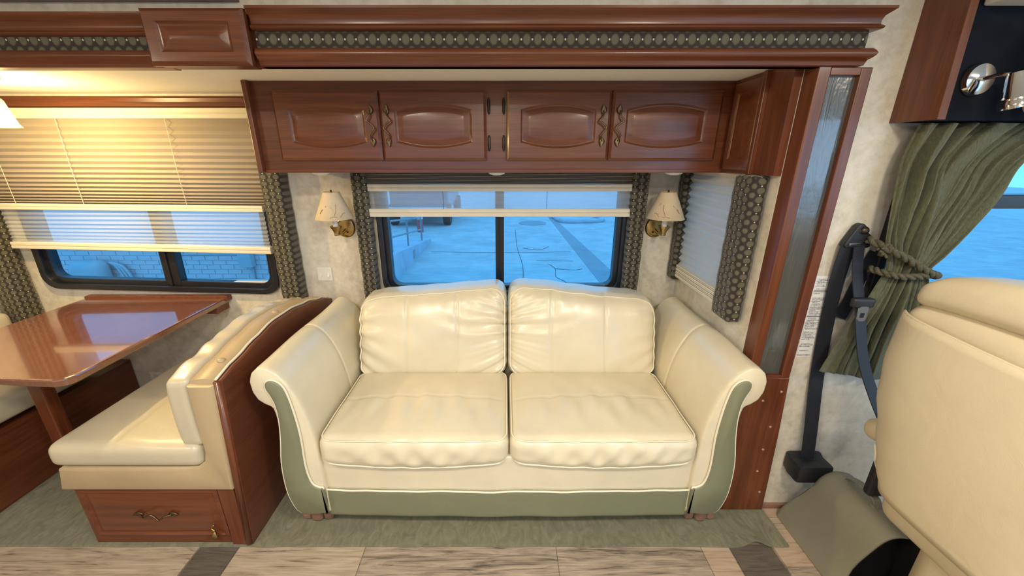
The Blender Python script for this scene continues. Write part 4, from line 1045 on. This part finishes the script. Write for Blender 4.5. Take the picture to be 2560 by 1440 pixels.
# warning label sheet with printed rows
lb = thing('warning_label', 'tall narrow white printed sticker on the wall beside the belt strap', 'sticker', (1.115, 1.299, .73))
M_paper = plain('label_paper', (0.76, 0.77, 0.76), 0.4); M_ink = plain('label_ink', (0.16, 0.16, 0.17), 0.6); M_inkl = plain('label_ink_pale', (0.36, 0.37, 0.38), 0.6)
prism(bm := NB(), [(1.094, .733), (1.148, .733), (1.148, 1.052), (1.090, 1.052)], CY - .0012, CY - .0002); obj('sheet', bm, M_paper, lb)
rnd = random.Random(3); bm = NB(); bm2 = NB(); z = 1.042; k = 0
while z > .742:
    h = .0022
    if abs(z - .998) < .004:
        bx(bm2, 1.094, 1.146, CY - .0016, CY - .0011, z - .009, z); z -= .013; continue
    if abs(z - .902) < .003: bx(bm, 1.094, 1.146, CY - .0016, CY - .0011, z - .003, z); z -= .007; continue
    x = 1.096 + (.004 if rnd.random() < .25 else 0); e = 1.146 - rnd.random() ** 2 * .03
    if rnd.random() < .15: z -= .006; continue
    while x < e:
        wd = .003 + rnd.random() * .006; bx(bm if rnd.random() < .5 else bm2, x, min(x + wd, e), CY - .0016, CY - .0011, z - h, z); x += wd + .0012
    z -= h + .0022
obj('printed_text', bm, M_ink, lb); obj('printed_text', bm2, M_inkl, lb)

# driver seat (seen from behind, faces +x)
ds = thing('driver_seat', 'large cream vinyl driver seat with back pocket beside the cab window', 'seat', (1.35, .72, 0))
SEATC = .728
def half(z): return interp(z, [(.50, .165), (.54, .185), (.60, .215), (.687, .245), (.80, .283), (.90, .300), (1.05, .302), (1.13, .292), (1.19, .270)])
def bk(p):
    """p.x thickness, p.y in -1..1 across, p.z height"""
    u = p.y; z = p.z; w = (z - .50) / .66
    back = 1 if p.x < 1.16 else 0
    x = p.x + .045 * max(0, w) ** 2 - .026 * (1 - min(1, abs(u)) ** 2.2) * max(0, 1 - abs(2 * w - 1) ** 2) * back
    z2 = z - (.030 * abs(u) ** 3 * (w - .6) / .4 if w > .6 else 0)
    return Vector((x, SEATC + u * half(z), z2))
def bkn(p): return bk(Vector((p.x, (p.y) / .30, p.z)))
bm = NB(); cushion(bm, (1.168, 0, .795), (.075, .30, .295), .055, (12, 40, 40), bkn); bkr = obj('backrest', bm, M_seat, ds, smooth=True)
bm = NB(); cushion(bm, (1.168, 0, 1.122), (.082, .298, .050), .044, (12, 40, 10), bkn); obj('top_cap', bm, M_seat, ds, smooth=True)
def ptop(u): return 1.060 - .010 - .022 * (1 - u) * .5 - .012 * (1 - u * u)
bm = NB(); rows = []
for i in range(33):
    u = -1 + 2 * i / 32; row = []
    for j in range(25):
        t = j / 24; zt = ptop(u); z = .53 + (zt - .53) * t
        edge = max(abs(u) ** 6, 0)
        xx = 1.093 - .016 * (1 - edge) - .010 * t * t + .030 * edge
        q = bk(Vector((xx, u * 1.005, z))); row.append(bm.verts.new(q))
    rows.append(row)
for r0, r1 in zip(rows, rows[1:]):
    for j in range(24): bm.faces.new((r0[j], r0[j + 1], r1[j + 1], r1[j]))
pk = obj('back_pocket', bm, M_seat, ds, smooth=True)
md = pk.modifiers.new('thick', 'SOLIDIFY'); md.thickness = 0.004
pts = []
for i in range(41):
    u = -.985 + 1.97 * i / 40; edge = abs(u) ** 6; q = bk(Vector((1.093 - .016 * (1 - edge) - .010 + .030 * edge, u * 1.005, ptop(u)))); pts.append(q)
tube(bm := NB(), pts, .0042, 7); obj('pocket_welt', bm, M_seat, pk, smooth=True)
pts2 = []
for i in range(61):
    a = i / 60; u = math.cos(PI * a); z = .53 + .10 * abs(u) ** 5
    q = bk(Vector((1.088 + .022 * abs(u) ** 6, u * 1.0, z))); pts2.append(q)
tube(bm := NB(), pts2, .0045, 7); obj('piping', bm, M_pipe, pk, smooth=True)
bm = NB(); cushion(bm, (1.46, .70, .44), (.28, .26, .075), .05, (20, 20, 8)); obj('seat_cushion', bm, M_seat, ds, smooth=True)
bm = NB(); cushion(bm, (1.44, .66, .22), (.20, .20, .17), .03, (8, 8, 8)); obj('pedestal', bm, M_seat, ds, smooth=True)
obj('base_plate', box(1.22, 1.66, .45, .87, .0, .055), M_blkplastic, ds, bevel=0.006)
bm = NB(); cushion(bm, (1.34, 1.035, .615), (.17, .034, .035), .03, (20, 8, 8)); obj('armrest', bm, M_seat, ds, smooth=True)

obj('black_side_box', box(1.235, 1.45, 1.02, 1.05, .35, .575), M_blkplastic, ds, bevel=0.01)  # added thin black box, fills the dark area beside the seat back
# grey storage bag
bg_ = thing('storage_bag', 'grey green vinyl storage bag with strap handle and black open end', 'bag', (1.28, 1.08, 0.0))
sec = [(1.155, .004), (1.165, .06), (1.19, .19), (1.205, .255), (1.228, .292), (1.262, .310), (1.30, .308), (1.335, .285), (1.36, .23), (1.385, .10), (1.392, .004)]
secc = [(p.x, p.y) for p in catmull([(a, b, 0) for a, b in sec], 4)]
bm = NB(); lp = []
for y, k in ((1.262, .90), (1.258, .97), (1.245, 1.0), (1.15, 1.0), (1.05, 1.0), (.97, 1.0), (.935, 1.0)):
    l = []
    for x, z in secc:
        zz = .004 + (z - .004) * k; xx = 1.275 + (x - 1.275) * k
        yy = y
        if y < .96: yy = y - .030 * smooth01((z - .10) / .2) + .012 * math.sin((x - 1.15) * 26)
        if y > 1.2: yy = y - .072 * smooth01(z / .26)
        zz += (-.012 * math.exp(-((x - 1.30) / .03) ** 2)) * smooth01((1.0 - y) / .06) if y < 1.0 else 0
        l.append((xx, yy, zz))
    lp.append(l)
inn = []
for y, sh in ((.935, .006), (.99, .008)):
    l = []
    for x, z in secc:
        xx = 1.275 + (x - 1.275) * (1 - sh * 8); zz = max(.008, z - sh * (1.0 if z > .05 else 0))
        yy = y - (.030 * smooth01((z - .10) / .2) - .012 * math.sin((x - 1.15) * 26) if y < .96 else 0)
        l.append((xx, yy, zz))
    inn.append(l)
loft(bm, lp + [inn[0]], caps=False); bm.faces.new([v for v in bm.verts][:len(secc)])
obj('shell', bm, M_greyv, bg_, auto=60)
bm = NB(); loft(bm, [[(x, y - .002, z) for x, y, z in inn[0]], inn[1]], caps=False); bm.faces.new([bm.verts.new(p) for p in [(a, b - .002, c) for a, b, c in inn[1]]]); obj('lining', bm, M_void, bg_)
bm = NB(); hp = catmull([(1.274, 1.135, .306), (1.274, 1.128, .328), (1.274, 1.08, .342), (1.274, 1.025, .334), (1.274, 1.015, .306)], 6); lpp = []
for p in hp: lpp.append([(p.x - .013, p.y, p.z - .002), (p.x + .013, p.y, p.z - .004), (p.x + .013, p.y, p.z + .001), (p.x - .013, p.y, p.z + .003)])
loft(bm, lpp); obj('strap_handle', bm, M_greyv, bg_, bevel=0.001)
for y in (1.13, 1.02): obj('stitched_tab', box(1.261, 1.287, y - .008, y + .008, .303, .314), M_greyv, bg_, bevel=0.001)

# ceiling lights of the coach (out of frame) that light the room
for i, ((x, y), pw) in enumerate(zip(CEIL_LIGHTS, CEIL_POWER)):
    c = thing('ceiling_light_offscreen', 'round flush ceiling lamp in the coach ceiling', 'ceiling lamp', (x, y, 2.05), 'coach ceiling lamps')
    lathe(bm := NB(), [(.13, 0), (.135, -.012), (.12, -.022), (.11, -.022)], 32, (x, y, 2.05)); obj('rim', bm, M_white, c, auto=40)
    lathe(bm := NB(), [(.108, -.018), (.09, -.030), (.04, -.038), (.002, -.040)], 28, (x, y, 2.05)); obj('lens_offscreen', bm, M_lens, c, smooth=True)
    area_light('ceiling_lamp_offscreen', (x, y, 2.005), 0.24, pw, WARM)

# ------------------------------------------------------------------ outside
GZ = -0.9
def ground_mat(name, a, c, e):
    m, nt, b = new_mat(name); v = coords(nt)
    f = math_n(nt, 'MULTIPLY_ADD', noise(nt, v, 1.6, 6, 0.65, 0.5), 0.6, math_n(nt, 'MULTIPLY', noise(nt, coords(nt, (1, 5, 1)), 2.5, 4), 0.4))
    lk(nt, ramp(nt, f, [(0.32, a), (0.5, c), (0.68, e)]), b.inputs['Base Color']); b.inputs['Roughness'].default_value = 0.8; return m
M_gr = ground_mat('concrete_lot', (0.34, 0.37, 0.37), (0.46, 0.48, 0.48), (0.58, 0.60, 0.58))
M_gut = ground_mat('gutter_asphalt', (0.22, 0.24, 0.27), (0.28, 0.30, 0.33), (0.33, 0.35, 0.38))
M_conc = ground_mat('ramp_concrete', (0.32, 0.36, 0.42), (0.42, 0.46, 0.52), (0.55, 0.58, 0.62))
M_crack = plain('crack_line', (0.10, 0.11, 0.12), 0.9)
gr = tag(obj('ground', box(-40, 40, -30, 60, GZ - .3, GZ), M_gr), 'pale concrete lot outside the windows', 'ground', kind='structure')
prism(bm := NB(), [(1.75, 16.3), (1.86, 6.9), (2.35, 6.9), (2.02, 14.2), (1.90, 16.3)], GZ, GZ + .006, 'z'); obj('gutter_strip', bm, M_gut, gr)
def crack(pts, w):
    bm = NB(); P = catmull([(a, b, GZ + .004) for a, b in pts], 6); tube(bm, P, w, 4, flat=.3); return obj('crack', bm, M_crack, gr)
crack([(.35, 13), (.33, 10.5), (.40, 8.5), (.36, 7), (.4, 5)], .008)
crack([(1.0, 8.6), (1.1, 8.2), (1.05, 7.6), (1.2, 7.2), (1.1, 6.5)], .006); crack([(.75, 8.9), (1.1, 8.9), (1.6, 8.85)], .005); crack([(1.1, 8.2), (1.5, 8.1), (1.7, 8.2)], .008)
crack([(-1.9, 9.8), (0, 9.7), (1.7, 9.8)], .005); crack([(.5, 10.2), (.9, 10.0), (1.2, 10.4)], .008)
kb = NB(); path = catmull([(1.95, 16.2), (2.1, 14.5), (2.9, 14.35), (3.6, 14.6), (3.75, 15.3), (3.5, 16.4)], 8)
tube(kb, [(p.x, p.y, GZ + .06) for p in [Vector((q.x, q.y, 0)) for q in [Vector((a.x, a.y, 0)) for a in [Vector((c[0], c[1], 0)) for c in [(p2.x, p2.y) for p2 in catmull([(1.95, 16.2, 0), (2.1, 14.5, 0), (2.9, 14.35, 0), (3.6, 14.6, 0), (3.75, 15.3, 0), (3.5, 16.4, 0)], 8)]]]]], .09, 8)
tag(obj('kerb', kb, M_conc, smooth=True), 'rounded concrete kerb of the parking island outside', 'kerb')
lathe(bm := NB(), [(.50, 0), (.50, .012), (.42, .016), (.40, .010), (.02, .012)], 28, (1.02, 14.3, GZ)); tag(obj('manhole_cover', bm, M_gut, auto=30), 'round manhole cover set in the concrete lot', 'manhole cover')
# ramp with railing
rp = thing('concrete_ramp', 'concrete ramp wall with metal handrail outside the sofa window', 'ramp', (-2.4, 9, GZ))
prism(bm := NB(), [(6.6, GZ), (6.6, -.256), (11.0, -.80), (11.0, GZ)], -3.2, -2.12, 'x'); obj('ramp_body', bm, M_conc, rp)
obj('vent_slot', box(-2.121, -2.115, 8.75, 8.95, -.82, -.62), M_gut, rp)
for y in (6.8, 7.6, 8.9, 10.4):
    zt = -.12 - .68 * (y - 5.5) / 5.5; tube(bm := NB(), [(-2.25, y, zt - .02), (-2.25, y, zt + .62)], .022, 8); obj('rail_post', bm, M_gut, rp)
for dz in (.30, .62): tube(bm := NB(), [(-2.25, 6.7, -.27 + dz), (-2.25, 10.5, -.74 + dz)], .020, 8); obj('hand_rail', bm, M_gut, rp)
# parked truck
M_truck = plain('dark_truck_paint', (0.05, 0.06, 0.09), 0.35, coat=0.5); M_tyre = plain('tyre_rubber', (0.03, 0.032, 0.036), 0.8)
tr = thing('parked_truck', 'dark parked truck at the far end of the lot', 'truck', (-2.6, 14.5, GZ))
bm = NB(); cushion(bm, (-3.0, 15.6, .05), (1.0, 2.0, .45), .15, (8, 10, 8)); obj('body', bm, M_truck, tr, smooth=True)
bm = NB(); cushion(bm, (-3.0, 16.2, .85), (.9, 1.2, .5), .25, (8, 10, 8)); obj('cab', bm, M_truck, tr, smooth=True)
obj('bumper', box(-4.0, -2.0, 13.50, 13.66, -.45, -.22), M_steel, tr, bevel=.03)
for x in (-2.05, -3.95):
    for y in (14.0, 17.0):
        lathe(bm := NB(), [(.36, -.12), (.38, -.08), (.38, .08), (.36, .12), (.2, .125)], 24, (x, y, GZ + .38), (1, 0, 0)); obj('wheel', bm, M_tyre, tr, auto=40)
cn = thing('bollard', 'small red and white bollard near the ramp', 'bollard', (-2.75, 12.6, GZ))
lathe(bm := NB(), [(.10, 0), (.10, .42)], 14, (-2.75, 12.6, GZ)); obj('post', bm, plain('bollard_red', (0.55, 0.10, 0.10), 0.5), cn)
lathe(bm := NB(), [(.102, .42), (.102, .62), (.06, .66)], 14, (-2.75, 12.6, GZ)); obj('cap', bm, M_white, cn)
# brick building beyond the dinette window
M_brick = ground_mat('painted_brick', (0.52, 0.47, 0.48), (0.62, 0.56, 0.57), (0.70, 0.64, 0.64))
M_mort = ground_mat('mortar', (0.62, 0.58, 0.58), (0.68, 0.64, 0.64), (0.72, 0.68, 0.68))
bw = thing('brick_wall', 'pale painted brick wall of the building outside the dinette window', 'wall', (-6, 6.1, GZ))
obj('wall_core', box(-14, -3.25, 6.015, 6.5, GZ, 3.2), M_mort, bw)
bme = None
for r in range(11):
    for c in range(19):
        x = -7.35 + c * .215 + (.107 if r % 2 else 0); z = -.62 + r * .076
        if bme is None:
            bm = box(-.1025, .1025, -.008, .02, -.0325, .0325); bmesh.ops.recalc_face_normals(bm, faces=bm.faces[:]); bme = bpy.data.meshes.new('brick'); bm.to_mesh(bme); bm.free(); bme.materials.append(M_brick)
        o = bpy.data.objects.new('brick', bme); C.objects.link(o); o.parent = bw; o.location = (x + 6 + .0, 6.012 - 6.1 + random.uniform(-.002, .002), z - GZ)
M_box = plain('meter_grey', (0.40, 0.45, 0.47), 0.5, var=.05)
eb = thing('electrical_box', 'grey electrical meter box with conduit on the brick wall', 'electrical box', (-4.07, 6.0, -.2))
obj('box', box(-4.17, -3.97, 5.88, 5.995, -.22, .02), M_box, eb, bevel=.01); obj('cap', box(-4.12, -4.05, 5.92, 5.995, .02, .07), M_box, eb, bevel=.008)
tube(bm := NB(), [(-4.03, 5.98, -.2), (-4.03, 5.98, -.47), (-4.1, 5.98, -.50), (-5.95, 5.98, -.50)], .018, 8); obj('conduit', bm, M_box, eb, smooth=True)
tube(bm := NB(), [(-4.15, 5.985, -.02), (-5.4, 5.985, -.03)], .012, 6); obj('wire', bm, M_box, eb)
hr = thing('hose_reel', 'rounded pale utility cover with looped hoses on the brick wall', 'utility cover', (-6.45, 5.9, GZ))
bm = NB(); cushion(bm, (-6.50, 5.86, -.45), (.26, .13, .36), .12, (12, 8, 14)); obj('cover', bm, M_box, hr, smooth=True)
for q in range(3): tube(bm := NB(), catmull([(-6.26, 5.95, -.15), (-6.14 + q * .05, 5.93, -.22), (-6.05 + q * .06, 5.93, -.5), (-6.0 + q * .06, 5.93, -.9)], 8), .022, 8); obj('hose', bm, M_box, hr, smooth=True)
ac = thing('gas_meter', 'small pale meter low on the brick wall near the window edge', 'meter', (-3.6, 5.95, -.5))
lathe(bm := NB(), [(.13, -.15), (.15, -.1), (.15, .1), (.12, .16), (.04, .18)], 18, (-3.66, 5.92, -.5)); obj('housing', bm, M_box, ac, auto=50)
